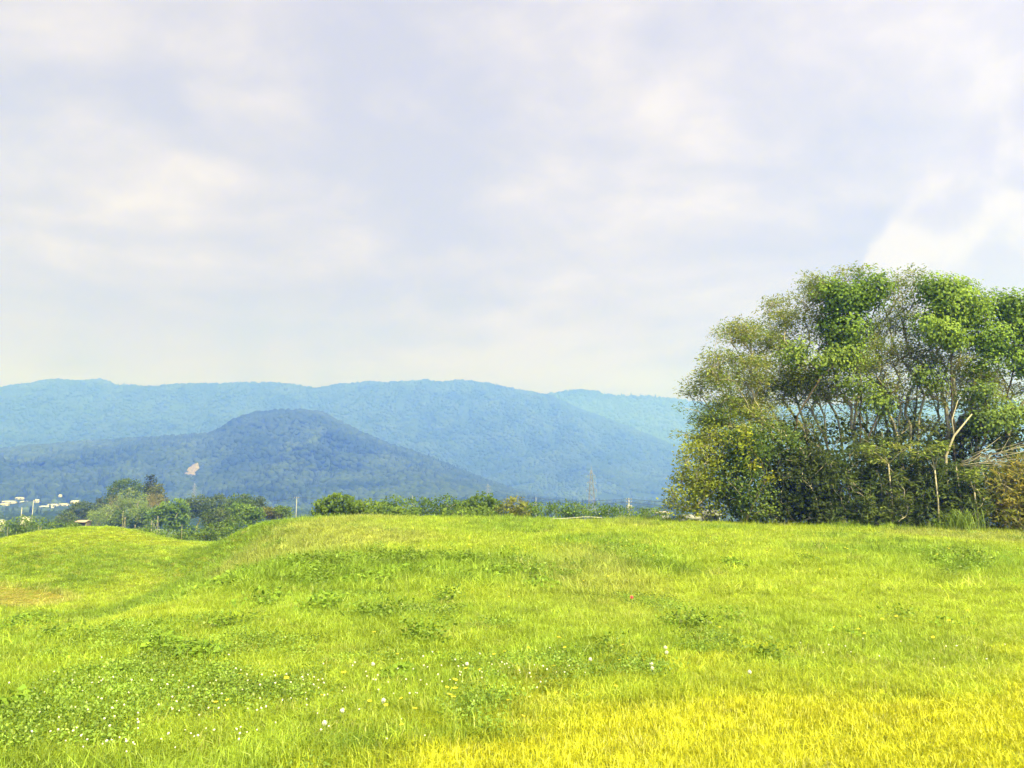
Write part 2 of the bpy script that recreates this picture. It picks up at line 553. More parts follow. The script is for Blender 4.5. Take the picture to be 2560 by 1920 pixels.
def scatter(name, pts, rotv, scl, idx, tint, protos, label, cat):
    """one countless mass: instances of a few small plants on given points (geometry nodes)"""
    n = len(pts)
    me = bpy.data.meshes.new(name)
    me.vertices.add(n)
    me.vertices.foreach_set('co', np.asarray(pts, np.float32).ravel())
    for nm, typ, arr, key in (('rot', 'FLOAT_VECTOR', rotv, 'vector'), ('scl', 'FLOAT_VECTOR', scl, 'vector'), ('pick', 'INT', idx, 'value')):
        a = me.attributes.new(nm, typ, 'POINT')
        a.data.foreach_set(key, np.asarray(arr, np.int32 if typ == 'INT' else np.float32).ravel())
    a = me.attributes.new('tint', 'FLOAT_COLOR', 'POINT')
    t4 = np.ones((n, 4), np.float32)
    t4[:, :3] = tint
    a.data.foreach_set('color', t4.ravel())
    o = bpy.data.objects.new(name, me)
    C.objects.link(o)
    col = bpy.data.collections.new(name + '_kinds')
    for i, (pm, mat) in enumerate(protos):
        pm.materials.clear()
        pm.materials.append(mat)
        po = bpy.data.objects.new('%s_kind_%02d' % (name, i), pm)
        col.objects.link(po)
    ng = bpy.data.node_groups.new(name + '_scatter', 'GeometryNodeTree')
    ng.interface.new_socket('Geometry', in_out='INPUT', socket_type='NodeSocketGeometry')
    ng.interface.new_socket('Geometry', in_out='OUTPUT', socket_type='NodeSocketGeometry')
    gi, go = ng.nodes.new('NodeGroupInput'), ng.nodes.new('NodeGroupOutput')
    ci = ng.nodes.new('GeometryNodeCollectionInfo')
    ci.inputs['Collection'].default_value = col
    ci.inputs['Separate Children'].default_value = True
    ci.inputs['Reset Children'].default_value = True
    ip = ng.nodes.new('GeometryNodeInstanceOnPoints')
    ip.inputs['Pick Instance'].default_value = True

    def na(nm, typ):
        x = ng.nodes.new('GeometryNodeInputNamedAttribute')
        x.data_type = typ
        x.inputs['Name'].default_value = nm
        return x.outputs[0]
    e = ng.nodes.new('FunctionNodeEulerToRotation')
    ng.links.new(na('rot', 'FLOAT_VECTOR'), e.inputs[0])
    ng.links.new(gi.outputs[0], ip.inputs['Points'])
    ng.links.new(ci.outputs[0], ip.inputs['Instance'])
    ng.links.new(na('pick', 'INT'), ip.inputs['Instance Index'])
    ng.links.new(e.outputs[0], ip.inputs['Rotation'])
    ng.links.new(na('scl', 'FLOAT_VECTOR'), ip.inputs['Scale'])
    ng.links.new(ip.outputs[0], go.inputs[0])
    md = o.modifiers.new('scatter', 'NODES')
    md.node_group = ng
    tag(o, label, cat, kind='stuff')
    return o


# ------------------------------------------------------------------ wooded hills
def hill_material():
    m, nt, o = new_mat('forest_floor')
    b = nt.nodes.new('ShaderNodeBsdfDiffuse')
    geo = nt.nodes.new('ShaderNodeNewGeometry')
    n = N(nt, 'ShaderNodeTexNoise', i_Scale=0.03, i_Detail=6.0, i_Roughness=0.6)
    nt.links.new(geo.outputs['Position'], n.inputs['Vector'])
    nt.links.new(mix_col(nt, n.outputs[0], (0.012, 0.024, 0.010), (0.04, 0.065, 0.02)), b.inputs[0])
    nt.links.new(b.outputs[0], o.inputs[0])
    return m


M_floor = hill_material()
h1 = obj('hill', grid_mesh('hill', np.arange(-2400, 900, 16.0), np.arange(900, 2720, 16.0), hill_z), M_floor)
h2 = obj('mountain_ridge', grid_mesh('mountain_ridge', np.arange(-4600, 4200, 40.0), np.arange(2100, 5420, 36.0), ridge_z), M_floor)
h3 = obj('mountain_range', grid_mesh('mountain_range', np.arange(-1200, 6600, 60.0), np.arange(4300, 6700, 50.0), back_z), M_floor)
for h in (h1, h2, h3):
    tag(h, kind='structure')


def ico(sub):
    import bmesh
    bm = bmesh.new()
    bmesh.ops.create_icosphere(bm, subdivisions=sub, radius=1)
    v = np.array([p.co[:] for p in bm.verts])
    f = np.array([[q.index for q in t.verts] for t in bm.faces])
    bm.free()
    return v, f


def crown_proto(name, seed, kind='round'):
    r = np.random.default_rng(seed)
    v, f = ico(2 if kind == 'round' else 2)
    v = v.copy()
    lump = r.normal(size=(9, 3))
    lump /= np.linalg.norm(lump, axis=1)[:, None]
    b = np.max(v @ lump.T, axis=1)
    v *= (0.72 + 0.34 * b ** 2 + r.normal(0, 0.06, len(v)))[:, None]
    if kind == 'cone':
        t = np.clip((v[:, 2] + 1) / 2, 0, 1)
        v[:, :2] *= (1.05 - t)[:, None] * 0.62 * (1 + 0.25 * np.sin(t * 22))[:, None]
        v[:, 2] *= 1.15
    else:
        v[:, 2] *= 0.85
    v[:, 2] -= v[:, 2].min() * 0.72
    return mesh_np(name, v, f, np.full(len(f), 3))


forest_protos = [(crown_proto('canopy_round_%d' % i, i), M_forest) for i in range(4)] + [(crown_proto('canopy_cone_%d' % i, 20 + i, 'cone'), M_forest) for i in range(2)]


def jgrid(x0, x1, y0, y1, s, r):
    X, Y = np.meshgrid(np.arange(x0, x1, s), np.arange(y0, y1, s))
    X = X.ravel() + r.uniform(-0.48, 0.48, X.size) * s
    Y = Y.ravel() + r.uniform(-0.48, 0.48, Y.size) * s
    return X, Y


def forest(name, fn, x0, x1, y0, y1, s, rc, floor, label, seed, keep=None, bright=1.0):
    r = np.random.default_rng(seed)
    X, Y = jgrid(x0, x1, y0, y1, s, r)
    Z = fn(X, Y)
    ok = (Z > floor) & (np.abs(X / Y) < 0.86)
    if keep is not None:
        ok &= keep(X, Y)
    X, Y, Z = X[ok], Y[ok], Z[ok]
    n = len(X)
    patch = fbm(X / 90 + seed, Y / 90, 3)
    con = (fbm(X / 140 + 9 + seed, Y / 140, 2) > 0.56) & (r.random(n) < 0.3)
    idx = np.where(con, r.integers(4, 6, n), r.integers(0, 4, n))
    sz = rc * r.uniform(0.65, 1.35, n)
    scl = np.stack((sz, sz, sz * r.uniform(0.8, 1.25, n)), -1)
    rot = np.stack((np.zeros(n), np.zeros(n), r.uniform(0, 6.28, n)), -1)
    a = np.array((0.017, 0.031, 0.016))
    b = np.array((0.05, 0.075, 0.03))
    t = np.clip((patch - 0.3) * 1.6 + r.normal(0, 0.12, n), 0, 1)[:, None]
    tint = (a + (b - a) * t) * bright
    tint[con] *= 0.6
    return scatter(name, np.stack((X, Y, Z - sz * 0.25), -1), rot, scl, idx, tint, forest_protos, label, 'forest')


scar = [hit(*p, y0=900, fn=hill_z) for p in ((464, 1195), (474, 1178), (486, 1165), (499, 1164), (499, 1178), (490, 1190), (482, 1197))]
scar_xy = np.array([(p[0], p[1]) for p in scar])


def in_poly(x, y, poly, grow=1.0):
    c = poly.mean(0)
    pl = c + (poly - c) * grow
    inside = np.zeros(np.shape(x), bool)
    j = len(pl) - 1
    for i in range(len(pl)):
        xi, yi, xj, yj = pl[i][0], pl[i][1], pl[j][0], pl[j][1]
        cond = ((yi > y) != (yj > y)) & (x < (xj - xi) * (y - yi) / (yj - yi + 1e-12) + xi)
        inside ^= cond
        j = i
    return inside


SHEDS = [('long white shed roof nearest the left picture edge', 22, 1256, 34, 6, 0.05, 'farm_shed'),
         ('low white shed below the leftmost long roof', 10, 1262, 20, 5, 0.05, 'farm_shed'),
         ('white shed between the left edge and the tall pole', 61, 1256, 17, 6, -0.1, 'farm_shed'),
         ('pale shed uphill above the other white roofs', 50, 1246, 18, 5, 0.1, 'farm_shed'),
         ('small upright white house right of the tall pole top', 93, 1253, 9, 8, 0.2, 'house'),
         ('tiny white house above the right row of sheds', 151, 1240, 6, 6, 0.3, 'house'),
         ('long white shed roof in the right row', 117, 1268, 30, 6, 0.04, 'farm_shed'),
         ('low white shed in front of the right row', 108, 1273, 36, 4, 0.04, 'farm_shed'),
         ('white shed behind the long one of the right row', 133, 1263, 23, 5, 0.04, 'farm_shed'),
         ('white shed with stepped roof near the grove of dark trees', 160, 1262, 20, 6, -0.06, 'farm_shed'),
         ('white gabled house just above the dark grey green trees', 188, 1256, 18, 8, 0.1, 'house')]
shed_pos = [(hit(px, py + h / 2, 300, 2600, fn=lambda x, y: np.maximum(near_z(x, y), hill_z(x, y))), w) for (_, px, py, w, h, _, _) in SHEDS]


def clear_of_sheds(x, y):
    ok = np.ones(np.shape(x), bool)
    for p, w in shed_pos:
        half = w * p[1] / F_PX / 2 + 9
        ok &= ~((np.abs(x - p[0] * y / p[1]) < half) & (y > p[1] - 65) & (y < p[1] + 12))
    return ok


forest('hill_forest', hill_z, -1900, 500, 1060, 2120, 9.0, 6.4, -15.5, 'hazy wooded hill with a flat dark top before the mountains', 1,
       keep=lambda x, y: ~in_poly(x, y, scar_xy, 1.05) & clear_of_sheds(x, y), bright=1.05)
forest('ridge_forest', ridge_z, -3300, 2900, 2650, 4330, 15.0, 9.5, -8, 'pale blue forest on the long mountain ridge', 2)
forest('far_range_forest', back_z, 100, 4900, 4900, 5900, 25.0, 17.0, 120, 'palest forest on the farthest mountain right of the ridge', 3)
forest('valley_woods', lambda x, y: np.maximum(near_z(x, y), np.maximum(hill_z(x, y), ridge_z(x, y))), -500, 1900, 1180, 2900, 13.0, 6.5, -40, 'blue hazed woods on the valley floor right of the hill', 5,
       keep=lambda x, y: (fbm(x / 160 + 7, y / 90, 3) > 0.42) & (hill_z(x, y) < -10), bright=1.2)
forest('plain_woods', lambda x, y: np.maximum(near_z(x, y), hill_z(x, y)), -1300, 900, 420, 1180, 9.0, 4.6, -40, 'hazy low woods on the plain beyond the bushes', 4,
       keep=lambda x, y: (fbm(x / 110 + 2, y / 55, 3) > 0.46) & clear_of_sheds(x, y), bright=1.3)

# bare earth of a landslip on the wooded hill
sv = np.array([(p[0], p[1] - 7, p[2] + 4.0) for p in scar])
mid = sv.mean(0) + np.array((0, -2, 1))
vv, ff = [], []
rings = 5
for k in range(rings + 1):
    for p in sv:
        q = mid + (p - mid) * (k / rings)
        w = 0 if k in (0,) else 1
        vv.append(q + w * np.array((rng.normal(0, 1.1), rng.normal(0, 0.8), rng.normal(0, 1.0))))
m_ = len(sv)
for k in range(rings):
    for i in range(m_):
        a, b = k * m_ + i, k * m_ + (i + 1) % m_
        ff.append((a, b, b + m_, a + m_))
low_ring = [v + np.array((0, 10, -9)) for v in vv[-m_:]]
vv += low_ring
for i in range(m_):
    a, b = rings * m_ + i, rings * m_ + (i + 1) % m_
    ff.append((a, b, b + m_, a + m_))
M_scar = solid('bare_earth', (0.235, 0.195, 0.16), 0.9, 0.55, 0.25)
sc_o = obj('landslip', mesh_np('landslip', vv, [i for f in ff for i in f], [4] * len(ff)), M_scar)
tag(sc_o, kind='structure')

# ------------------------------------------------------------------ foliage builder
def unit(v):
    return v / (np.linalg.norm(v, axis=-1, keepdims=True) + 1e-9)


def leaf_mesh(name, c, nrm, axis, L, W, tint, wide=0.0):
    """rhombic leaves: c centre, nrm normal, axis long direction"""
    n = len(c)
    nrm = unit(nrm)
    axis = unit(axis - nrm * np.sum(axis * nrm, -1, keepdims=True))
    b = np.cross(nrm, axis)
    L, W = np.broadcast_to(L, n)[:, None], np.broadcast_to(W, n)[:, None]
    fold = nrm * W * 0.18
    v = np.stack((c - axis * L / 2, c + b * W / 2 + fold - axis * L * wide, c + axis * L / 2, c - b * W / 2 + fold - axis * L * wide), 1).reshape(-1, 3)
    i = np.arange(n)[:, None] * 4 + np.array((0, 1, 2, 3))
    return mesh_np(name, v, i, np.full(n, 4), tint=np.repeat(tint, 4, 0))


def tints(n, cols, r, var=0.18, cluster=None):
    cols = np.array(cols, float)
    w = r.random((n, 1)) if cluster is None else np.clip(cluster[:, None] + r.normal(0, 0.18, (n, 1)), 0, 0.999)
    x = w * (len(cols) - 1)
    i = np.minimum(x.astype(int)[:, 0], len(cols) - 2)
    f = x - i[:, None]
    t = cols[i] * (1 - f) + cols[i + 1] * f
    return t * np.exp(r.normal(0, var, (n, 1)))


def sample_ell(ells, n, r, shell=0.5, Y=None):
    """points in a union of ellipsoids (x, y, z, rx, ry, rz) in metres"""
    e = np.array(ells, float)
    vol = e[:, 3] * e[:, 4] * e[:, 5]
    k = r.choice(len(e), n, p=vol ** 0.8 / np.sum(vol ** 0.8))
    d = unit(r.normal(size=(n, 3)))
    rr = np.where(r.random(n) < shell, r.uniform(0.78, 1.0, n), r.random(n) ** (1 / 3))
    return e[k, :3] + d * rr[:, None] * e[k, 3:], k


def ragged(ells, seed, n=6, k=0.5, flat=0.75):
    """break each rounded mass into smaller uneven lumps"""
    r = np.random.default_rng(seed)
    out = []
    for e in ells:
        e = np.array(e, float)
        out.append((*e[:3], *(e[3:] * 0.86)))
        for _ in range(n):
            d = unit(r.normal(size=3))
            q = k * r.uniform(0.6, 1.15)
            c = e[:3] + d * e[3:] * r.uniform(0.5, 0.98)
            out.append((*c, *(e[3:] * q * np.array((1.15, 1.0, flat)))))
    return out


def E(px, py, rpx, rpy, Y, depth=None):
    c = P(px, py, Y)
    s = Y / F_PX
    return (c[0], c[1], c[2], rpx * s, (depth if depth else 0.5 * (rpx + rpy) * s), rpy * s)


def skeleton(base, att, r, fork=0.35, lean=None, curve=0.35):
    """branches that reach every leaf cluster; returns nodes, parents"""
    base = np.asarray(base, float)
    cen = att.mean(0)
    top = base + (cen - base) * fork
    if lean is not None:
        top = np.asarray(lean, float)
    nodes, par, dirs = [base], [-1], [unit(top - base)]
    k = max(3, int(np.linalg.norm(top - base) / 0.8))
    for i in range(1, k + 1):
        t = i / k
        p = base + (top - base) * t + r.normal(0, 0.05, 3) * np.array((1, 1, 0.2))
        nodes.append(p)
        par.append(len(nodes) - 2)
        dirs.append(unit(p - nodes[-2]))
    first = k // 2
    order = np.argsort(np.linalg.norm(att - top, axis=1) * r.uniform(0.75, 1.25, len(att)))
    for a in att[order]:
        nd = np.array(nodes)
        dv = a - nd
        dist = np.linalg.norm(dv, axis=1)
        hd = np.linalg.norm(dv[:, :2], axis=1)
        cosang = np.sum(unit(dv) * np.array(dirs), 1)
        cost = dist * (1.25 - 0.45 * cosang) + 1.6 * np.maximum(0, 0.45 * hd - dv[:, 2])
        cost[:first] += 1e3
        i = int(np.argmin(cost))
        st, dr, dd = nodes[i], dirs[i], dist[i]
        ctrl = st + dr * dd * curve + np.array((0, 0, 0.06 * dd)) + r.normal(0, 0.06 * dd, 3)
        m = max(2, int(dd / 0.55))
        prev = i
        for j in range(1, m + 1):
            t = j / m
            p = (1 - t) ** 2 * st + 2 * t * (1 - t) * ctrl + t * t * a
            if j < m:
                p = p + r.normal(0, 0.035, 3)
            nodes.append(p)
            par.append(prev)
            dirs.append(unit(p - nodes[prev]))
            prev = len(nodes) - 1
    return np.array(nodes), np.array(par)


def wood_mesh(name, nodes, par, r_base, r_tip=0.012, sides=5, power=2.3):
    n = len(nodes)
    acc = np.zeros(n)
    haschild = np.zeros(n, bool)
    haschild[par[1:]] = True
    acc[~haschild] = 1.0
    for i in range(n - 1, 0, -1):
        acc[par[i]] += acc[i]
    rr = r_tip * acc ** (1 / power)
    rr = r_tip + (rr - r_tip) * (r_base - r_tip) / max(rr[0] - r_tip, 1e-6)
    rr[0] *= 1.35
    a, b = nodes[par[1:]], nodes[1:]
    ra, rb = np.minimum(rr[par[1:]], rr[1:] * 1.35), rr[1:]
    d = unit(b - a)
    ref = np.where(np.abs(d[:, 2:3]) < 0.9, np.array((0, 0, 1.0)), np.array((1.0, 0, 0)))
    u = unit(np.cross(d, ref))
    w = np.cross(d, u)
    ang = np.arange(sides) * 2 * math.pi / sides
    ring = np.cos(ang)[None, :, None] * u[:, None] + np.sin(ang)[None, :, None] * w[:, None]
    lo = a[:, None] + ring * ra[:, None, None]
    hi = (b + d * (rb * 0.4)[:, None])[:, None] + ring * rb[:, None, None]
    v = np.concatenate((lo, hi), 1).reshape(-1, 3)
    k = np.arange(sides)
    q = np.stack((k, (k + 1) % sides, (k + 1) % sides + sides, k + sides), -1)
    f = (np.arange(n - 1)[:, None, None] * 2 * sides + q[None]).reshape(-1, 4)
    return mesh_np(name, v, f, np.full(len(f), 4), smooth=True)


def foliage(style, pts, r, size, cols, per, spread, flat=0.6, cw=None):
    """leaf geometry round cluster points"""
    n = len(pts)
    cl = np.repeat(np.clip(r.beta(1.6, 1.6, n) if cw is None else cw, 0, 1), per)
    c0 = np.repeat(pts, per, 0)
    m = len(c0)
    if style == 'tuft':                    # drooping narrow leaves fanning from a point (bamboo)
        tdir = np.repeat(unit(r.normal(size=(n, 3)) * np.array((1, 1, 0.4)) + np.array((0, -0.2, 0.2))), per, 0)
        ax = unit(tdir * 0.8 + r.normal(0, 0.65, (m, 3)) + np.array((0, 0, -0.35)))
        c = c0 + r.normal(0, 1, (m, 3)) * spread + ax * size * 0.5
        nr = r.normal(size=(m, 3)) * 0.5 + np.array((0, -0.3, 0.8))
        return c, nr, ax, size * r.uniform(0.7, 1.25, m), size * 0.19 * r.uniform(0.8, 1.3, m), tints(m, cols, r, 0.16, cl), 0.05
    off = np.clip(r.normal(0, 1, (m, 3)), -1.5, 1.5) * np.array((1, 1, flat)) * spread
    c = c0 + off
    if style == 'pinnate':                 # long drooping compound leaves
        ax = unit(off * np.array((1, 1, 0.3)) / spread + r.normal(0, 0.5, (m, 3)) + np.array((0, 0, -0.25)))
        nr = r.normal(size=(m, 3)) * 0.45 + np.array((0, 0, 0.8))
        return c, nr, ax, size * r.uniform(0.7, 1.3, m), size * 0.30 * r.uniform(0.75, 1.3, m), tints(m, cols, r, 0.2, cl), 0.0
    if style == 'hang':                    # broad overlapping vine leaves that face outward
        ax = unit(np.array((0, 0, -1.0)) + r.normal(0, 0.45, (m, 3)))
        nr = np.array((0, -0.55, 0.55)) + r.normal(0, 0.45, (m, 3))
        return c, nr, ax, size * r.uniform(0.7, 1.25, m), size * 0.9 * r.uniform(0.75, 1.2, m), tints(m, cols, r, 0.18, cl), 0.16
    ax = unit(r.normal(size=(m, 3)))
    nr = r.normal(size=(m, 3)) * 0.7 + np.array((0, -0.25, 0.7))
    return c, nr, ax, size * r.uniform(0.7, 1.3, m), size * 0.6 * r.uniform(0.7, 1.3, m), tints(m, cols, r, 0.2, cl), 0.05


def plant(name, label, cat, group, base, ells, seed, n_clusters, per, size, spread, cols, style='leaf', shell=0.6, r_base=0.15, fork=0.3,
          lean=None, bark=None, flat=0.6, wood_frac=1.0, mat=None, parts=('trunk', 'crown'), outward=False, extra=None, curve=0.35, stems=1):
    r = np.random.default_rng(seed)
    base = np.array(base, float)
    root = thing(name, base, label, cat, group)
    pts, k = sample_ell(ells, n_clusters, r, shell)
    gz = near_z(pts[:, 0], pts[:, 1])
    ok = pts[:, 2] > gz + 0.12
    pts, k = pts[ok], k[ok]
    if extra is not None:
        pts = np.concatenate((pts, extra))
        k = np.concatenate((k, np.zeros(len(extra), int)))
    sub = pts[r.random(len(pts)) < wood_frac]
    if len(sub) < 3:
        sub = pts
    if stems == 1:
        nodes, par = skeleton(base - np.array((0, 0, 0.15)), sub, r, fork, lean, curve)
        obj(parts[0], wood_mesh(parts[0], nodes, par, r_base), bark or M_bark, root)
    else:                                   # several straight stems fanning from one stool, each its own part
        ang = np.arctan2(sub[:, 0] - base[0], sub[:, 2] - base[2]) + r.normal(0, 0.05, len(sub))
        for gidx in np.array_split(np.argsort(ang), stems):
            if len(gidx) < 3:
                continue
            b0 = base + np.array((r.uniform(-0.5, 0.5), r.uniform(-0.4, 0.4), -0.15))
            nodes, par = skeleton(b0, sub[gidx], r, r.uniform(0.42, 0.62), None, 0.22)
            obj(parts[0], wood_mesh(parts[0], nodes, par, r_base * r.uniform(0.75, 1.1), 0.015), bark or M_bark, root)
    cw = np.clip(fbm(pts[:, 0] * 0.7 + seed, pts[:, 2] * 0.7 + pts[:, 1] * 0.5, 2) * 1.6 - 0.3 + r.normal(0, 0.12, len(pts)), 0, 1)
    c, nr, ax, L, W, tn, wide = foliage(style, pts, r, size, cols, per, spread, flat, cw)
    if outward:
        e = np.array(ells)
        kk = np.repeat(k, per)
        nr = nr * 0.5 + unit((c - e[kk, :3]) / e[kk, 3:] ** 2) * 0.8
    good = c[:, 2] > near_z(c[:, 0], c[:, 1]) + 0.03
    L, W = np.broadcast_to(L, len(c))[good], np.broadcast_to(W, len(c))[good]
    obj(parts[1], leaf_mesh(parts[1], c[good], nr[good], ax[good], L, W, tn[good], wide), mat or M_leaf, root)
    return root


def gbase(x, y):
    return np.array((x, y, float(near_z(x, y))))


def gpx(px, Y):
    x = (px - 1280) / F_PX * Y
    return gbase(x, Y)


# leaf colours (reflectance)
LOC = [(0.12, 0.175, 0.035), (0.19, 0.26, 0.055), (0.27, 0.33, 0.085), (0.31, 0.31, 0.11)]
LOCB = [(0.14, 0.185, 0.045), (0.21, 0.26, 0.065), (0.29, 0.33, 0.09)]
KUD = [(0.085, 0.15, 0.026), (0.14, 0.235, 0.038), (0.20, 0.305, 0.052), (0.255, 0.36, 0.07)]
SOFT = [(0.10, 0.16, 0.035), (0.16, 0.235, 0.05), (0.22, 0.30, 0.065)]
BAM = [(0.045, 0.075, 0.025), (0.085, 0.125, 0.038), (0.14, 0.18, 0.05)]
YEL = [(0.15, 0.195, 0.032), (0.22, 0.265, 0.042), (0.285, 0.315, 0.055)]
ORG = [(0.10, 0.14, 0.032), (0.18, 0.20, 0.045), (0.33, 0.275, 0.07)]
MID = [(0.06, 0.11, 0.027), (0.105, 0.165, 0.04), (0.16, 0.22, 0.05)]
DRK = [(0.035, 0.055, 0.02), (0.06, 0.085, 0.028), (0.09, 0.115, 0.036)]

# ------------------------------------------------------------------ the grove on the right
G = 'open crowned trees of the grove on the right'
YG = 44.0


def T(label, px, Y, ells, seed, n, per, leanpx, leanpy, cols=LOC, rb=0.16, size=0.20, spread=0.40, wf=0.9, fork=0.3, name='locust_tree', shell=0.45, leanY=None):
    base = gpx(px, Y)
    return plant(name, label, 'tree', G, base, ragged([E(*e) for e in ells], seed, 7, 0.62, 0.75), seed, int(n * 1.3), int(per * 1.15), size, spread, cols, 'pinnate', shell, rb * 0.62, fork, None, M_bark, 0.45, wf, stems=4)


T('grey trunked tree leaning far left over the yellow green bush, leftmost of the grove', 2090, 43.5,
  [(1845, 825, 62, 34, 43.0), (1800, 895, 48, 34, 42.5), (1788, 960, 56, 40, 43.0), (1785, 1030, 62, 40, 43.0), (1850, 930, 75, 55, 43.5), (1850, 1030, 80, 45, 44.0), (1765, 1085, 46, 34, 42.6), (1810, 1075, 60, 40, 42.8)],
  21, 300, 46, 2060, 1185, rb=0.12)
T('slim tree with dense grey green head left of the leafy vine top', 2070, 45.0,
  [(1970, 770, 62, 42, 45.0), (1915, 835, 66, 46, 45.0), (1985, 850, 60, 46, 45.5), (2050, 725, 45, 40, 45.0), (1890, 900, 60, 40, 45), (1985, 950, 85, 60, 45.6), (1900, 1010, 85, 50, 45.4)],
  22, 290, 44, 2050, 1175, LOCB, rb=0.12)
T('tall tree under the leftmost vine mass with a thin tuft on top', 2135, 44.6,
  [(2130, 680, 30, 22, 44.6), (2060, 715, 45, 38, 45.0), (2080, 800, 60, 60, 45.0), (2120, 880, 70, 60, 45.0), (2040, 960, 70, 55, 45)],
  23, 200, 40, 2125, 1170, rb=0.12)
T('airy tree with sky showing through between the two vine masses', 2250, 44.8,
  [(2230, 700, 48, 30, 44.8), (2280, 700, 36, 26, 44.8), (2245, 800, 55, 40, 45.0), (2220, 880, 60, 40, 45.0), (2280, 900, 45, 40, 45.2), (2240, 980, 66, 45, 45.2), (2255, 755, 60, 50, 45.2), (2305, 850, 50, 60, 45.3)],
  24, 190, 34, 2250, 1130, LOC, rb=0.14)
T('thin stemmed tree with sparse inner leaves behind the airy tree', 2190, 46.5,
  [(2140, 900, 60, 50, 46.5), (2180, 980, 70, 45, 46.5), (2080, 1010, 80, 45, 46.5), (2200, 830, 50, 50, 46.5), (2260, 1040, 80, 40, 46.5), (2000, 1070, 90, 40, 46.5)],
  25, 130, 24, 2180, 1190, LOCB, rb=0.12)
T('forked tree carrying the big vine mass, trunk dark with dead creepers', 2375, 44.4,
  [(2370, 880, 60, 50, 44.4), (2440, 960, 70, 45, 44.6), (2350, 990, 50, 40, 44.6), (2480, 1030, 70, 40, 44.5)],
  26, 150, 42, 2378, 1090, LOC, rb=0.24)
T('tree at the right picture edge under hanging vines', 2520, 45.5,
  [(2540, 900, 70, 60, 45.5), (2590, 1000, 80, 60, 45.5), (2650, 900, 90, 90, 45.5), (2480, 960, 60, 50, 45.5), (2700, 800, 100, 90, 46)],
  27, 240, 46, 2530, 1130, LOC, rb=0.17)
T('tree beyond the right picture edge closing the grove', 2720, 46.0,
  [(2740, 900, 110, 120, 46.0), (2820, 820, 110, 110, 46.0), (2780, 1040, 120, 90, 46)], 28, 200, 40, 2720, 1060)

T('many stemmed thin tree filling the gap above the dark undergrowth', 2140, 45.6,
  [(2060, 1070, 110, 45, 45.6), (2230, 1075, 110, 45, 45.8), (1940, 1065, 90, 40, 45.2), (2340, 1075, 80, 45, 45.8), (2450, 1080, 80, 40, 45.8), (2140, 970, 100, 50, 46)],
  29, 230, 26, 2150, 1230, LOCB, rb=0.12)
T('second thin tree with pale stems between the open trees', 2290, 46.2,
  [(2300, 930, 60, 70, 46.2), (2210, 930, 60, 70, 46.2), (2330, 1010, 50, 60, 46.2), (2180, 800, 50, 60, 46.3)],
  30, 80, 26, 2285, 1180, LOC, rb=0.11)

GV = 'leafy vines smothering tree tops'


def vine(label, hostpx, Y, ells, seed, n, per, cols=KUD):
    return plant('vine', label, 'vine', GV, gpx(hostpx, Y), ragged([E(*e) for e in ells], seed, 7, 0.46, 1.0), seed, int(n * 1.15), int(per * 2.0), 0.17, 0.36, cols, 'hang', 0.75, 0.05, 0.3,
                 P(hostpx, ells[0][1] + 260, Y), M_bark_d, 0.8, 0.25, M_vine, ('stem', 'foliage'), True)


vine('bright green vine heaped on the tallest left tree top of the grove', 2150, 43.9,
     [(2140, 745, 62, 52, 43.9, 1.3), (2180, 725, 38, 58, 43.8, 1.1), (2085, 745, 44, 42, 44.0, 1.0), (2120, 815, 58, 48, 43.9, 1.2), (2110, 875, 40, 45, 43.9, 0.9)], 31, 330, 11)
vine('largest bright green vine mass hanging like a curtain from the tree top', 2380, 43.6,
     [(2350, 730, 52, 46, 43.6, 1.2), (2400, 745, 56, 48, 43.4, 1.2), (2340, 800, 48, 45, 43.2, 1.1), (2430, 800, 56, 40, 43.9, 1.2), (2365, 850, 40, 40, 43.3, 1.0), (2470, 850, 50, 40, 43.6, 1.0), (2380, 790, 60, 60, 43.9, 1.0)], 32, 480, 11)
vine('vine covered crown at the right picture edge, lower than its neighbour', 2510, 44.4,
     [(2490, 770, 50, 46, 44.4, 1.2), (2550, 800, 62, 58, 44.2, 1.3), (2500, 850, 46, 36, 44.2, 1.0), (2620, 830, 80, 70, 44.5, 1.5), (2560, 900, 60, 50, 44.2, 1.1), (2460, 920, 46, 36, 43.8, 1.0)], 33, 420, 11)
vine('small vine clump in the middle of the open branches', 1990, 43.4,
     [(1985, 890, 40, 34, 43.4, 0.8), (2060, 910, 30, 26, 43.4, 0.7), (2100, 890, 30, 40, 43.6, 0.7)], 34, 90, 9, SOFT)
vine('vine patch on the low fork beside the dark trunk', 2470, 43.2,
     [(2470, 1060, 50, 30, 43.2, 0.8), (2530, 1040, 50, 34, 43.4, 0.8), (2440, 985, 40, 28, 43.2, 0.7)], 35, 110, 10, SOFT)
vine('sunlit vine clump hanging low at the trunk of the airy tree', 2150, 43.6,
     [(2140, 960, 40, 26, 43.6, 0.7), (2190, 1010, 34, 30, 43.6, 0.7), (2320, 940, 40, 40, 43.8, 0.7)], 36, 80, 9, SOFT)

GU = 'undergrowth at the foot of the grove'


def shrub(label, px, Y, ells, seed, n, per, cols, style='leaf', size=0.17, spread=0.3, name='shrub', rb=0.05, group=GU, flat=0.8, bark=None, shell=0.7, mat=None):
    return plant(name, label, 'bush', group, gpx(px, Y), [E(*e) for e in ells], seed, n, per, size, spread, cols, style, shell, rb, 0.2, None, bark or M_bark, flat, 0.35, mat,
                 ('stem', 'foliage'))


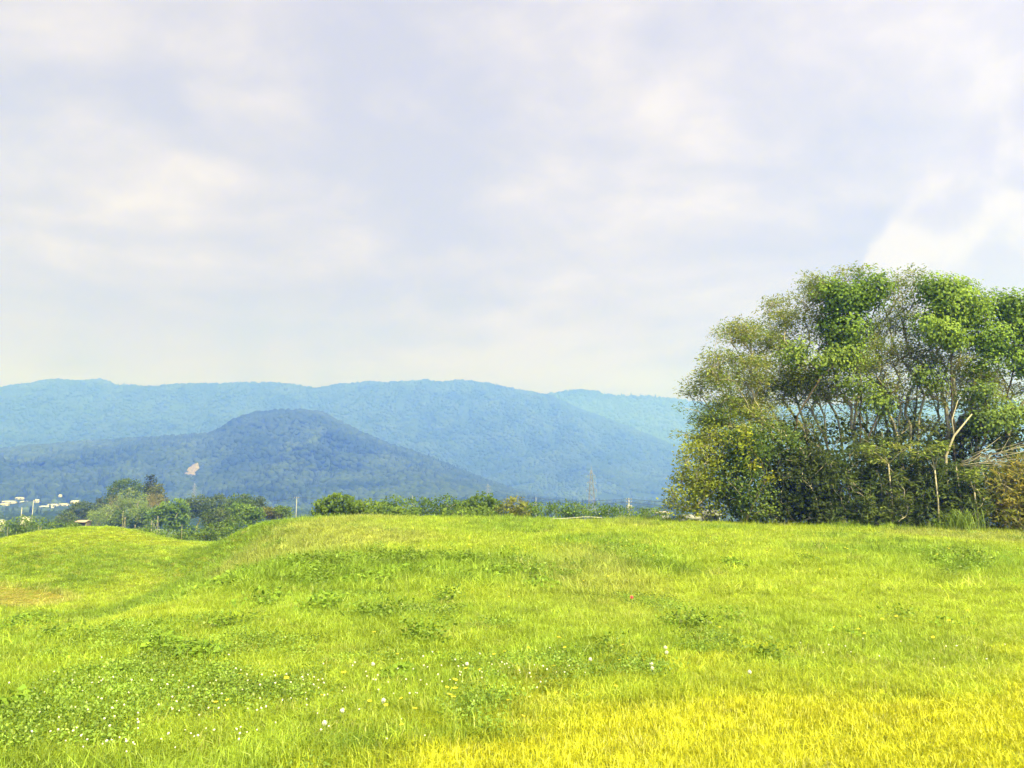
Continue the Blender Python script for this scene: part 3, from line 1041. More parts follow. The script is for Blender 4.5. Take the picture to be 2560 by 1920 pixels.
shrub('rounded yellow green bush at the left end of the grove', 1750, 41.5,
      [(1745, 1170, 50, 75, 41.5), (1715, 1235, 52, 45, 41.3), (1785, 1120, 46, 52, 41.8), (1780, 1240, 58, 48, 41.5), (1700, 1268, 40, 16, 41.2), (1800, 1180, 50, 60, 41.8)], 41, 620, 14, YEL, size=0.16)
shrub('mid green bush with bright new shoots beside the yellow bush', 1860, 41.2,
      [(1860, 1130, 60, 60, 41.5), (1850, 1210, 60, 60, 41.2), (1890, 1260, 55, 45, 41.0), (1930, 1110, 70, 50, 42.2)], 42, 520, 14, MID, size=0.18)
shrub('yellow leaved sapling shoots in the mid green bush', 1855, 40.3,
      [(1860, 1080, 16, 14, 40.4), (1862, 1120, 18, 22, 40.3), (1870, 1160, 26, 16, 40.3), (1925, 1195, 14, 10, 40.2)], 43, 36, 10, [(0.25, 0.32, 0.03), (0.38, 0.38, 0.05)], size=0.17, spread=0.2, name='sapling', rb=0.02, bark=M_bark_d)
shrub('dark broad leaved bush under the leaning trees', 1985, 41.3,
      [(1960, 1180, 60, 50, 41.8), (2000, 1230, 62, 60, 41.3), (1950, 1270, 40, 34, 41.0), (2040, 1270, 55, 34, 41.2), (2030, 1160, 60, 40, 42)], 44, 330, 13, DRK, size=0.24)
shrub('dark bamboo thicket below the forked grey trunks', 2110, 41.2,
      [(2080, 1180, 60, 50, 41.8), (2120, 1230, 66, 55, 41.2), (2080, 1285, 56, 30, 41.0), (2160, 1280, 60, 34, 41.0), (2150, 1160, 60, 44, 42)], 45, 480, 11, BAM, 'tuft', 0.36, 0.12)
shrub('bamboo thicket with pale new leaves in the middle of the undergrowth', 2230, 41.0,
      [(2220, 1190, 66, 50, 41.6), (2260, 1240, 70, 55, 41.0), (2230, 1292, 66, 28, 40.8), (2300, 1180, 60, 55, 41.6)], 46, 480, 11, [(0.045, 0.07, 0.022), (0.085, 0.125, 0.035), (0.15, 0.19, 0.05)], 'tuft', 0.36, 0.12)
shrub('dense dark bamboo behind the tall grass clump', 2360, 41.0,
      [(2350, 1210, 66, 55, 41.4), (2400, 1260, 70, 48, 41.0), (2340, 1296, 66, 26, 40.8), (2430, 1200, 60, 50, 41.6)], 47, 470, 11, BAM, 'tuft', 0.36, 0.12)
shrub('orange tinged bamboo bush at the right picture edge', 2530, 40.6,
      [(2520, 1220, 60, 52, 40.6), (2580, 1200, 70, 66, 40.8), (2480, 1265, 52, 44, 40.5), (2560, 1290, 80, 36, 40.4), (2650, 1230, 80, 80, 40.8)], 48, 560, 11, ORG, 'tuft', 0.36, 0.12)
shrub('dark thicket beyond the right picture edge', 2740, 41.5, [(2740, 1220, 100, 90, 41.5), (2820, 1160, 100, 100, 41.8)], 49, 260, 11, BAM, 'tuft', 0.36, 0.12)
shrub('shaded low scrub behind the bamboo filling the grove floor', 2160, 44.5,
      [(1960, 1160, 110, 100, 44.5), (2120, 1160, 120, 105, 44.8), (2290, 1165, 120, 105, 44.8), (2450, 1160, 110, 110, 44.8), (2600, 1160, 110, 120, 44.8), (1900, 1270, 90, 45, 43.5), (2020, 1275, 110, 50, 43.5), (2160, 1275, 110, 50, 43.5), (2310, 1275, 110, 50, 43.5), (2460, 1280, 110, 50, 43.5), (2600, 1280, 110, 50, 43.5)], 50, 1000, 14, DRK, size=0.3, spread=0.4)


def sapling(label, px, py0, Y, tips, seed):
    r = np.random.default_rng(seed)
    b = P(px, py0, Y)
    g = float(near_z(b[0], b[1]))
    base = np.array((b[0], Y, g))
    root = thing('sapling', base, label, 'sapling', 'pale stemmed saplings before the undergrowth')
    mb = MB()
    leafc = []
    forkp = P(tips[0][0], tips[0][1], Y)
    mb.tube([base - (0, 0, 0.1), (base + forkp) / 2 + (0.05, 0, 0), forkp], [0.05, 0.042, 0.035], 6)
    for (tx, ty) in tips[1:]:
        e = P(tx, ty, Y - 0.2)
        mid_ = (forkp + e) / 2 + np.array((0.0, 0, 0.1))
        mb.tube([forkp, mid_, e], [0.033, 0.024, 0.012], 5)
        leafc += [e, (e + mid_) / 2]
        for q in range(2):
            s = mid_ + (e - mid_) * r.uniform(0.2, 0.7)
            e2 = s + np.array((r.uniform(-0.7, 0.7), r.uniform(-0.3, 0.3), r.uniform(0.2, 0.6)))
            mb.tube([s, e2], [0.012, 0.006], 4)
            leafc.append(e2)
    mb.build('stem', M_bark, root, True)
    pts = np.array(leafc)
    c, nr, ax, L, W, tn, wide = foliage('pinnate', pts, r, 0.28, LOC, 26, 0.22, 0.5)
    obj('foliage', leaf_mesh('foliage', c, nr, ax, L, W, tn, wide), M_leaf, root)


sapling('pale sapling forked like a Y before the dark bamboo', 2338, 1200, 40.2, [(2337, 1175), (2305, 1135), (2350, 1120), (2325, 1125)], 61)
sapling('pale thin sapling left of the orange tinged bush', 2443, 1290, 40.0, [(2436, 1230), (2420, 1195), (2438, 1190)], 62)
sapling('wide spreading grey sapling above the dark thicket', 2224, 1200, 40.6, [(2221, 1160), (2165, 1120), (2275, 1118), (2205, 1130), (2190, 1150)], 63)

# dead fallen branches, right
r_ = np.random.default_rng(70)
db = thing('dead_branches', gpx(2480, 40.9), 'tangle of bare dead branches above the orange bush', 'branches')
mb = MB()
s0 = P(2390, 1165, 40.6)
for k in range(24):
    a = P(2400 + r_.uniform(-5, 90), 1160 + r_.uniform(-25, 10), 40.6 + r_.uniform(-0.3, 0.5))
    if k < 4:
        a = s0
    e = P(2470 + r_.uniform(0, 190), 1090 + r_.uniform(0, 90), 40.6 + r_.uniform(-0.4, 0.8))
    m2 = (a + e) / 2 + np.array((0, 0, r_.uniform(-0.2, 0.35)))
    mb.tube([a, m2, e], [0.022, 0.016, 0.006] if k < 6 else [0.012, 0.009, 0.004], 4)
mb.tube([gpx(2385, 41.0), (gpx(2385, 41.0) + s0) / 2 + (0.1, 0, 0), s0], [0.06, 0.045, 0.03], 6)
mb.build('branch', M_bark, db, True)

# leaning pale trunk
lt = thing('leaning_trunk', gpx(2350, 42.0), 'pale bare trunk leaning right beside the dark vine trunk', 'trunk')
mb = MB()
mb.tube([gpx(2350, 42.0), P(2365, 1140, 42.0), P(2385, 1090, 42.0), P(2430, 1035, 42.0)], [0.09, 0.07, 0.055, 0.03], 7)
mb.tube([P(2385, 1090, 42.0), P(2380, 1050, 42.2), P(2395, 1000, 42.4)], [0.045, 0.03, 0.018], 6)
mb.build('trunk', M_bark, lt, True)

# ------------------------------------------------------------------ bushes behind the crest
GB = 'bushes in a row behind the crest'
CR = [(0.075, 0.13, 0.02), (0.12, 0.19, 0.03), (0.17, 0.25, 0.04)]
CRD = [(0.075, 0.14, 0.026), (0.12, 0.20, 0.036), (0.17, 0.255, 0.045)]
hedge = [
    ('vine heaped bush with the highest round top in the row', 845, 76, [(845, 1272, 40, 26, 76), (850, 1255, 22, 12, 76), (805, 1278, 26, 20, 76)], CR, 'hang'),
    ('low bush with arching sprays right of the highest one', 915, 77, [(915, 1280, 38, 18, 77), (890, 1282, 28, 18, 77)], CR, 'hang'),
    ('dark round bush standing in the row before a pole', 985, 78, [(985, 1272, 28, 22, 78), (965, 1282, 28, 16, 78)], CRD, 'leaf'),
    ('spreading vine bush low in the row left of centre', 950, 75, [(955, 1288, 34, 14, 75), (1010, 1290, 30, 14, 75)], CR, 'hang'),
    ('wide mid green bush left of the tallest centre bush', 1045, 79, [(1045, 1274, 36, 20, 79), (1080, 1276, 30, 20, 79)], CRD, 'leaf'),
    ('dark bush in the row with a peaked top', 1115, 79, [(1115, 1274, 32, 24, 79), (1140, 1280, 26, 20, 79)], CRD, 'leaf'),
    ('tall vine covered bush at the middle of the row', 1205, 75, [(1205, 1272, 34, 26, 75), (1175, 1284, 30, 20, 75), (1225, 1284, 28, 22, 75)], CR, 'hang'),
    ('low tangled vine bush at the foot of the middle bush', 1170, 73, [(1150, 1294, 40, 12, 73), (1200, 1296, 40, 14, 73)], CR, 'hang'),
    ('yellowish bush ending the taller part of the row', 1285, 74, [(1285, 1276, 28, 22, 74), (1265, 1288, 26, 18, 74), (1300, 1292, 20, 14, 74)], [(0.12, 0.16, 0.03), (0.18, 0.21, 0.045), (0.23, 0.24, 0.055)], 'leaf'),
    ('small feathery bush right of the yellowish one', 1345, 80, [(1345, 1282, 36, 14, 80), (1320, 1286, 26, 14, 80)], CRD, 'leaf'),
    ('low bush in front of the steel pylon', 1410, 80, [(1410, 1280, 40, 18, 80), (1440, 1284, 34, 16, 80)], CRD, 'leaf'),
    ('low bush right of the steel pylon', 1500, 82, [(1490, 1284, 40, 14, 82), (1530, 1286, 34, 12, 82)], CRD, 'leaf'),
    ('lowest bush at the right end of the row', 1590, 84, [(1580, 1288, 44, 10, 84), (1630, 1290, 40, 8, 84)], CRD, 'leaf'),
]
for i, (lb, px, Y, es, cols, st) in enumerate(hedge):
    es2 = [E(e[0], e[1] - 8, e[2] * 1.14, e[3] * 1.12, e[4]) for e in es]
    b = gpx(px, Y)
    # the bush goes down to its ground, hidden by the crest
    low_e = [(e[0], e[1], (e[2] + b[2]) / 2, e[3] * 0.9, e[4], max(0.4, (e[2] - b[2]) / 2)) for e in es2]
    plant('bush', lb, 'bush', GB, b, es2 + low_e, 100 + i, 190 * len(es), 9, 0.26 if st == 'hang' else 0.24, 0.24, cols, st, 0.75, 0.05, 0.2, None, M_bark, 0.7, 0.15, None, ('stem', 'foliage'))

# ------------------------------------------------------------------ trees in the hollow beyond the left mound
GL = 'trees in the dip beyond the grassy mounds'


def far_tree(label, px, Y, ells, seed, cols, n=160, per=12, size=0.55, spread=0.6, style='leaf', name='broadleaf_tree', cat='tree', flat=0.6, rb=0.22, down=False):
    es = [E(e[0], e[1] - 2, e[2] * 1.1, e[3] * 1.1, e[4]) for e in ells]
    b = gpx(px, Y)
    if down:
        es += [(e[0], e[1], (e[2] + b[2]) / 2, e[3], e[4], max(0.5, (e[2] - b[2]) / 2)) for e in es]
    return plant(name, label, cat, GL, b, es, seed, n, per, size, spread, cols, style, 0.75, rb, 0.3, None, M_bark, flat, 0.3)


DKG = [(0.06, 0.095, 0.035), (0.095, 0.14, 0.045), (0.13, 0.175, 0.055)]
BMB = [(0.16, 0.24, 0.06), (0.23, 0.31, 0.085), (0.30, 0.37, 0.11)]
far_tree('dark grey green tree left of the pale bamboo', 200, 215, [(195, 1290, 36, 26, 215), (215, 1278, 30, 20, 215), (172, 1300, 22, 22, 215)], 201, DKG, 240)
far_tree('dark tree with drooping left edge beside the tan roof', 165, 205, [(165, 1305, 16, 18, 205), (150, 1315, 12, 12, 205)], 202, DKG, 90)
far_tree('small pointed dark fir left of the bamboo', 252, 220, [(252, 1285, 14, 12, 220), (252, 1268, 10, 10, 220), (252, 1255, 5, 8, 220)], 203, DRK, 110, name='fir_tree')
far_tree('big rounded dark tree behind the bamboo, highest crown left', 316, 212, [(316, 1232, 36, 28, 212), (292, 1250, 26, 22, 212), (342, 1240, 24, 28, 212), (310, 1216, 22, 12, 212)], 204, MID, 300)
far_tree('narrow dark fir top rising above the brown tinged crown', 378, 214, [(378, 1200, 7, 9, 214), (378, 1218, 12, 10, 214), (376, 1236, 13, 14, 214), (370, 1255, 16, 16, 214)], 205, DRK, 130, name='fir_tree')
far_tree('brown tinged tree right of the fir top', 394, 210, [(394, 1232, 14, 16, 210), (398, 1255, 16, 16, 210)], 206, [(0.09, 0.12, 0.035), (0.14, 0.165, 0.05), (0.19, 0.19, 0.06)], 110)
far_tree('orange brown withered bamboo right of the grove centre', 388, 203, [(388, 1256, 16, 18, 203), (380, 1275, 18, 14, 203)], 207, [(0.20, 0.19, 0.07), (0.30, 0.25, 0.09), (0.36, 0.28, 0.11)], 130, 11, 0.6, 0.3, 'tuft', 'bamboo_clump', 'bamboo')
far_tree('pale green bamboo plume at the centre of the left trees', 318, 200, [(318, 1248, 18, 24, 200), (312, 1280, 24, 26, 200), (330, 1275, 20, 24, 200)], 208, BMB, 240, 11, 0.6, 0.35, 'tuft', 'bamboo_clump', 'bamboo')
far_tree('pale green bamboo plume right of the centre one', 350, 199, [(352, 1258, 13, 22, 199), (360, 1285, 16, 22, 199)], 209, BMB, 150, 11, 0.6, 0.35, 'tuft', 'bamboo_clump', 'bamboo')
far_tree('tawny pale bamboo plume left of the centre one', 286, 201, [(288, 1265, 15, 22, 201), (292, 1292, 18, 20, 201)], 210, [(0.13, 0.16, 0.05), (0.22, 0.22, 0.08), (0.27, 0.24, 0.10)], 150, 11, 0.6, 0.35, 'tuft', 'bamboo_clump', 'bamboo')
far_tree('low light green bamboo at the left foot of the grove', 250, 196, [(245, 1295, 22, 20, 196), (265, 1290, 18, 24, 196), (232, 1305, 16, 14, 196)], 211, BMB, 220, 11, 0.6, 0.35, 'tuft', 'bamboo_clump', 'bamboo')
far_tree('dark green bush below the bamboo centre', 300, 190, [(300, 1300, 20, 18, 190), (285, 1312, 18, 10, 190)], 212, MID, 120)
far_tree('dark rounded bush below the withered bamboo', 354, 188, [(354, 1296, 22, 20, 188), (340, 1306, 16, 14, 188)], 213, MID, 150)
far_tree('vine smothered tree right of the bamboo', 425, 170, [(425, 1280, 30, 22, 170), (448, 1275, 18, 24, 170), (400, 1292, 26, 20, 170), (440, 1305, 30, 18, 170)], 214, CRD, 330, 11, 0.5, 0.5, 'hang', 'vine_tree')
far_tree('round dark tree alone right of the vine smothered tree', 497, 200, [(497, 1262, 28, 20, 200), (485, 1278, 24, 18, 200), (515, 1275, 20, 18, 200)], 215, DKG, 280)
far_tree('grey green round crown beside the round dark tree', 550, 205, [(550, 1262, 26, 20, 205), (540, 1285, 26, 18, 205)], 216, DKG, 200)
far_tree('tall mid green tree before the far valley', 605, 195, [(600, 1258, 26, 18, 195), (620, 1272, 30, 20, 195), (585, 1275, 22, 20, 195)], 217, MID, 240)
far_tree('small pointed tree right of the tall mid green one', 648, 195, [(646, 1262, 12, 16, 195), (650, 1282, 18, 14, 195)], 218, DKG, 110)
far_tree('round dark bush on the flank of the near slope', 540, 140, [(540, 1298, 32, 22, 140), (555, 1312, 26, 16, 140)], 219, DKG, 260, 11, 0.4, 0.45)
far_tree('vine draped bush above the near slope edge', 598, 145, [(598, 1285, 30, 22, 145), (630, 1290, 26, 18, 145), (575, 1300, 24, 16, 145)], 220, CRD, 300, 11, 0.42, 0.42, 'hang', 'vine_tree')
far_tree('reddish brown bush at the skyline right of the trees', 670, 150, [(672, 1284, 20, 12, 150), (690, 1290, 20, 10, 150)], 221, [(0.10, 0.12, 0.035), (0.16, 0.16, 0.05), (0.20, 0.18, 0.06)], 130, 10, 0.4, 0.4)
far_tree('light green bush left of the single utility pole', 712, 150, [(712, 1284, 18, 12, 150), (698, 1282, 14, 12, 150)], 222, CR, 130, 10, 0.4, 0.4)
for i, (px, py, w, h, Y, lb) in enumerate((
        (365, 1335, 26, 16, 110, 'low weedy bush at the right foot of the far mound'),
        (410, 1342, 30, 14, 108, 'low weedy bush in the dip between the mounds'),
        (455, 1344, 30, 14, 106, 'low weedy bush below the vine smothered tree'),
        (495, 1335, 26, 16, 112, 'low weedy bush against the near slope'),
        (545, 1326, 30, 16, 112, 'low bush under the round dark bush at the slope edge'),
        (588, 1314, 28, 14, 118, 'low bush under the vine draped bush'),
        (520, 1342, 26, 12, 108, 'lowest leafy bush where the near slope meets the dip'),
        (14, 1325, 26, 20, 130, 'light green bush at the left picture edge'),
        (45, 1318, 18, 22, 125, 'bright bush left of the leftmost white pole'),
        (72, 1322, 22, 18, 128, 'pale bush between the two left poles'),
        (92, 1312, 24, 18, 135, 'mid green bush at the foot of the taller left pole'),
        (136, 1318, 18, 14, 140, 'grey green bush left of the tan roof'),
        (180, 1318, 16, 8, 120, 'small leafy bush below the tan roof'))):
    far_tree(lb, px, Y, [(px, py, w, h, Y), (px - w * 0.4, py + h * 0.4, w * 0.6, h * 0.7, Y)], 240 + i, CRD if i % 2 else CR, 150, 10, 0.36, 0.4, 'leaf', 'bush', 'bush', rb=0.06, down=True)

# ------------------------------------------------------------------ haze
hz = MB().box((0, 3000, 325), (14400, 9200, 710)).build('haze', None)
hm, nt, o = new_mat('haze_air')
pv = nt.nodes.new('ShaderNodeVolumePrincipled')
pv.inputs['Color'].default_value = (0.09, 0.192, 1.0, 1)
pv.inputs['Absorption Color'].default_value = (1, 1, 1, 1)
pv.inputs['Density'].default_value = 8.4e-4
pv.inputs['Anisotropy'].default_value = 0.30
nt.links.new(pv.outputs[0], o.inputs['Volume'])
hz.data.materials.append(hm)
tag(hz, 'pale blue haze in the air before the mountains', 'haze', kind='stuff')

# ------------------------------------------------------------------ far buildings
def shed(label, px, py, w_px, h_px, name='farm_shed', roof=None, wall=None, rz=0.0, Y=None, depth=8.0, group=None, win=2, cat='building'):
    if Y is None:
        b = hit(px, py + h_px / 2, 300, 2600, fn=lambda x, y: np.maximum(near_z(x, y), hill_z(x, y)))
    else:
        b = P(px, py + h_px / 2, Y)
    s = b[1] / F_PX
    w, h = w_px * s, h_px * s
    zg = float(near_z(b[0], b[1])) if Y is not None else b[2]
    root = thing(name, (b[0], b[1], zg), label, cat, group)
    top = b[2] + h
    eave = top - 0.42 * h
    MB().box((b[0], b[1], (zg - 0.5 + eave) / 2), (w * 0.96, depth, eave - zg + 0.5), rz).build('wall', wall or M_cream, root)
    co, si = math.cos(rz), math.sin(rz)
    loc = lambda x, y, z: (b[0] + x * co - y * si, b[1] + x * si + y * co, z)
    a, d = w / 2, depth / 2 + 0.6
    e0, t = eave + 0.01, 0.25
    vs = [loc(-a, -d, e0), loc(a, -d, e0), loc(a, d, e0), loc(-a, d, e0), loc(-a, 0, top), loc(a, 0, top),
          loc(-a, -d, e0 + t), loc(a, -d, e0 + t), loc(a, d, e0 + t), loc(-a, d, e0 + t), loc(-a, 0, top + t), loc(a, 0, top + t)]
    m = MB()
    m.add(vs, [(0, 1, 5, 4), (4, 5, 2, 3), (6, 10, 11, 7), (10, 9, 8, 11), (0, 6, 7, 1), (2, 8, 9, 3), (0, 4, 10, 6), (4, 3, 9, 10), (1, 7, 11, 5), (5, 11, 8, 2)])
    m.build('roof', roof or M_white, root)
    for k in range(win):
        x = (k + 0.5) / win * w * 0.9 - w * 0.45
        hh = max(0.6, (eave - max(zg, b[2])) * 0.45)
        c = loc(x, -depth / 2 - 0.03, max(zg, b[2]) + (eave - max(zg, b[2])) * 0.55)
        MB().box(c, (min(2.2, w * 0.16), 0.1, hh), rz).build('window', M_glass, root)
    return root


GS = 'white farm sheds at the foot of the hill on the left'
for (lb, px, py, w, h, rz, nm) in SHEDS:
    shed(lb, px, py, w, h, nm, rz=rz, group=GS, win=1 if w < 8 else 2)
shed('small white house low between the two left poles', 67, 1297, 12, 8, name='house', Y=420, group=None, depth=5)
shed('tiny white shed at the far left above the bushes', 5, 1303, 7, 5, Y=420, depth=4, win=1)
shed('tan roofed hut between the grey green trees and the bamboo', 208, 1307, 25, 8, name='hut', Y=172, roof=M_roof, wall=M_bark_d, depth=3.0, win=1, rz=0.15)
shed('pale roofed house at the left edge of the yellow green bush', 1652, 1284, 34, 9, name='house', Y=330, wall=M_roofg, roof=solid('roof_pink', (0.30, 0.25, 0.24), 0.7), depth=6)
shed('grey shed glimpsed under the yellow green bush', 1770, 1292, 44, 22, name='shed', Y=85, roof=M_roofg, wall=solid('wall_grey', (0.22, 0.24, 0.25), 0.7), depth=3, win=2)
shed('white sheeted shed at the left foot of the yellow green bush', 1722, 1299, 34, 13, name='shed', Y=80, roof=solid('sheet_grey', (0.24, 0.25, 0.26), 0.6), wall=solid('sheet_wall', (0.20, 0.20, 0.20), 0.7), depth=3, win=1)


# ------------------------------------------------------------------ poles, wires, pylons
def pole(label, px, py, Y, arms=1, r=0.085, transformer=False, mat=None):
    t = P(px, py, Y)
    g = float(near_z(t[0], Y))
    root = thing('utility_pole', (t[0], Y, g), label, 'utility pole', 'concrete utility poles')
    MB().tube([(t[0], Y, g - 0.5), (t[0], Y, t[2])], [r * 1.35, r * 0.9], 8).build('pole', mat or M_conc, root, True)
    for k in range(arms):
        z = t[2] - 0.35 - 0.9 * k
        MB().box((t[0], Y - r - 0.07, z), (1.7, 0.12, 0.14)).build('crossarm', M_steel, root)
        for x in (-0.7, 0.0, 0.7):
            MB().tube([(t[0] + x, Y - r - 0.07, z + 0.08), (t[0] + x, Y - r - 0.07, z + 0.32)], [0.07, 0.05], 6).build('insulator', M_white, root)
    if transformer:
        for x in (-0.55, 0.5):
            MB().tube([(t[0] + x, Y - 0.35, t[2] - 3.2), (t[0] + x, Y - 0.35, t[2] - 2.0)], [0.33, 0.33], 10).build('transformer', M_steel, root, True)
        MB().box((t[0], Y - 0.3, t[2] - 3.3), (1.9, 0.3, 0.15)).build('bracket', M_steel, root)
    return t


def wire(label, a, b, sag=0.8, r=0.035, group='power lines'):
    a, b = np.array(a), np.array(b)
    pts = [a + (b - a) * t + np.array((0, 0, -4 * sag * t * (1 - t))) for t in np.linspace(0, 1, 13)]
    o = MB().tube(pts, r, 4).build('power_line', M_cable)
    tag(o, label, 'wire', group)


pole('white pole nearest the left picture edge', 55, 1268, 205, 0)
pole('tallest white pole on the left before the farm sheds', 84, 1250, 235, 0)
pole('utility pole with crossarm left of the row of bushes', 742, 1242, 255, 1)
pole('thin pole behind the bushes right of the highest one', 1031, 1239, 330, 0)
pole('slim pole between the yellowish bush and the pylon', 1340, 1243, 300, 0)
pole('utility pole with grey transformers right of the pylon', 1572, 1245, 225, 2, 0.17, True)
wire('black line from the left edge to the tallest white pole', P(-60, 1258, 250), P(84, 1251.5, 235))
wire('black line from the tallest white pole to the left trees', P(84, 1251.5, 235), P(262, 1254, 245))
wire('lower line from the tallest white pole towards the grey trees', P(84, 1274, 235), P(215, 1286, 240), 0.5)
wire('line from behind the left trees to the crossarm pole', P(560, 1254, 262), P(742, 1243.5, 255))
wire('line from the crossarm pole over the bushes', P(742, 1243.5, 255), P(1031, 1240.5, 330))
wire('line continuing right over the bushes to the slim pole', P(1031, 1240.5, 330), P(1340, 1244.5, 300), 1.5)
wire('upper line from the slim pole past the pylon to the transformers', P(1340, 1244.5, 300), P(1572, 1246.5, 225), 0.9)
wire('lower line from the slim pole past the pylon to the transformers', P(1340, 1254, 300), P(1572, 1255, 225), 0.9)
wire('upper line from the transformers to the grove', P(1572, 1246.5, 225), P(1760, 1252, 215), 0.6)
wire('lower line from the transformers to the grove', P(1572, 1255, 225), P(1760, 1263, 215), 0.6)


def pylon(label, px, py, Y, mat, width=5.2, r=0.13):
    t = P(px, py, Y)
    g = float(max(near_z(t[0], Y), hill_z(t[0], Y)))
    H = t[2] - g
    root = thing('pylon', (t[0], Y, g), label, 'pylon', 'steel lattice pylons')

    def half(f):
        return width / 2 * (1 - f) ** 1.15 + 0.28
    levels = np.linspace(0, 0.93, 11)
    legs = MB()
    for sx in (-1, 1):
        for sy in (-1, 1):
            legs.tube([(t[0] + sx * half(f), Y + sy * half(f), g + f * H) for f in levels], r * 1.3, 4)
    legs.tube([(t[0], Y, g + 0.9 * H), (t[0], Y, g + H)], r * 1.2, 4)
    legs.build('leg_frame', mat, root)
    br = MB()
    for f0, f1 in zip(levels[:-1], levels[1:]):
        a, b = half(f0), half(f1)
        z0, z1 = g + f0 * H, g + f1 * H
        for (ux, uy, vx, vy) in ((-1, -1, 1, -1), (1, -1, 1, 1), (1, 1, -1, 1), (-1, 1, -1, -1)):
            br.tube([(t[0] + ux * a, Y + uy * a, z0), (t[0] + vx * b, Y + vy * b, z1)], r * 0.7, 4)
            br.tube([(t[0] + vx * a, Y + vy * a, z0), (t[0] + ux * b, Y + uy * b, z1)], r * 0.7, 4)
            br.tube([(t[0] + ux * b, Y + uy * b, z1), (t[0] + vx * b, Y + vy * b, z1)], r * 0.7, 4)
    br.build('bracing', mat, root)
    for f, w in ((0.60, 3.4), (0.72, 2.9), (0.84, 2.4)):
        z = g + f * H
        for s in (-1, 1):
            m = MB()
            m.tube([(t[0] + s * half(f), Y, z), (t[0] + s * w, Y, z + 0.1)], r, 4)
            m.tube([(t[0] + s * half(f + 0.05), Y, z + 0.05 * H), (t[0] + s * w, Y, z + 0.1)], r * 0.8, 4)
            arm = m.build('crossarm', mat, root)
            MB().tube([(t[0] + s * w, Y, z), (t[0] + s * w, Y, z - 1.5)], 0.12, 5).build('insulator', M_conc, arm)
            arm.children[0].matrix_parent_inverse = Matrix.Identity(4)


pylon('steel lattice pylon standing behind the bushes right of centre', 1478, 1165, 520, M_steel, 6.2, 0.12)
pylon('faint far lattice pylon below the bare landslip', 487, 1203, 1050, M_steel, 5.5, 0.11)
pylon('faint far lattice pylon left of the main pylon', 1220, 1205, 980, M_steel, 5.5, 0.11)

# stakes and bean poles in the dip
def stake(label, px, py0, py1, Y, lean=0.0):
    a, b = P(px, py1, Y), P(px + lean, py0, Y)
    a = np.array((a[0], Y, float(near_z(a[0], Y))))
    root = thing('stake', a, label, 'stake', 'pale stakes in the dip')
    MB().tube([a - (0, 0, 0.2), b], [0.02, 0.016], 6).build('shaft', M_wood, root, True)
    MB().tube([b - (b - a) * 0.02, b + (b - a) * 0.004], [0.03, 0.03], 6).build('cap', M_wood, root, True)


stake('tall straight stake beside the far mound top', 308, 1278, 1325, 90)
stake('thin stake at the lowest point of the dip', 455, 1312, 1352, 92)
stake('short stake left of a leaning one on the mound skyline', 97, 1315, 1332, 80)
stake('leaning stake on the left mound skyline', 99, 1317, 1336, 80, 4)
stake('short faint stake near the left picture edge', 20, 1318, 1332, 100)


def tripod(label, px, py0, py1, Y, spread):
    top = P(px, py0, Y)
    g = float(near_z(top[0], Y))
    root = thing('bean_poles', (top[0], Y, g), label, 'bean poles', 'bean pole frames in the dip')
    for k in range(4):
        a = k * math.pi / 2 + 0.5
        d = np.array((math.cos(a), math.sin(a), 0)) * spread
        foot = np.array((top[0], Y, g)) + d
        MB().tube([foot, top - d * 0.08], [0.013, 0.011], 5).build('pole', M_wood, root, True)


tripod('tallest frame of leaning bean poles before the vine smothered tree', 395, 1290, 1330, 100, 1.0)
tripod('low frame of bean poles right of the straight stake', 338, 1312, 1335, 95, 0.6)
tripod('frame of thin bean poles beside the straight stake', 313, 1292, 1325, 95, 0.8)

# white rope lying over the grass of the crest
mb = MB()
rp = []
for px, py in ((1380, 1294), (1410, 1293), (1440, 1291), (1462, 1289), (1464, 1289), (1490, 1290), (1505, 1291)):
    q = P(px, py + 3, 38.5)
    rp.append(q)
mb.tube(rp, 0.009, 5)
rope_root = thing('rope_line', gbase(rp[3][0], 38.5), 'thin white rope strung low over the crest before the pylon', 'rope')
mb.build('rope', M_rope, rope_root, True)
for q in (rp[0], rp[3], rp[-1]):
    MB().tube([gbase(q[0], 38.5) - (0, 0, 0.1), q + (0, 0, 0.01)], 0.008, 5).build('post', M_wood, rope_root, True)

# ------------------------------------------------------------------ grass
def blade_clump(name, seed, n, radius, h0, h1, w, lean, tipw=0.25):
    r = np.random.default_rng(seed)
    a = r.uniform(0, 2 * math.pi, n)
    rr = radius * np.sqrt(r.random(n))
    base = np.stack((rr * np.cos(a), rr * np.sin(a), np.full(n, -0.02)), -1)
    h = r.uniform(h0, h1, n)
    az = r.uniform(0, 2 * math.pi, n)
    d = np.stack((np.cos(az), np.sin(az), np.zeros(n)), -1)
    ln = np.abs(r.normal(0, lean, n)) + 0.08
    face = az + math.pi / 2 + r.normal(0, 0.7, n)
    s = np.stack((np.cos(face), np.sin(face), np.zeros(n)), -1) * (w * r.uniform(0.7, 1.3, n))[:, None] / 2
    up = np.array((0, 0, 1.0))
    p1 = base + d * (ln * h * 0.35)[:, None] + up * (h * 0.55)[:, None]
    droop = np.clip(ln, 0, 1.1)
    p2 = base + d * (ln * h * 1.05)[:, None] + up * (h * (1.0 - 0.38 * droop ** 1.5))[:, None]
    v = np.stack((base - s, base + s, p1 + s * 0.8, p1 - s * 0.8, p2), 1).reshape(-1, 3)
    o = np.arange(n)[:, None] * 5
    f4, f3 = o + np.array((0, 1, 2, 3)), o + np.array((3, 2, 4))
    flat = np.concatenate((f4, f3), 1).reshape(-1)
    return mesh_np(name, v, flat, np.tile((4, 3), n))


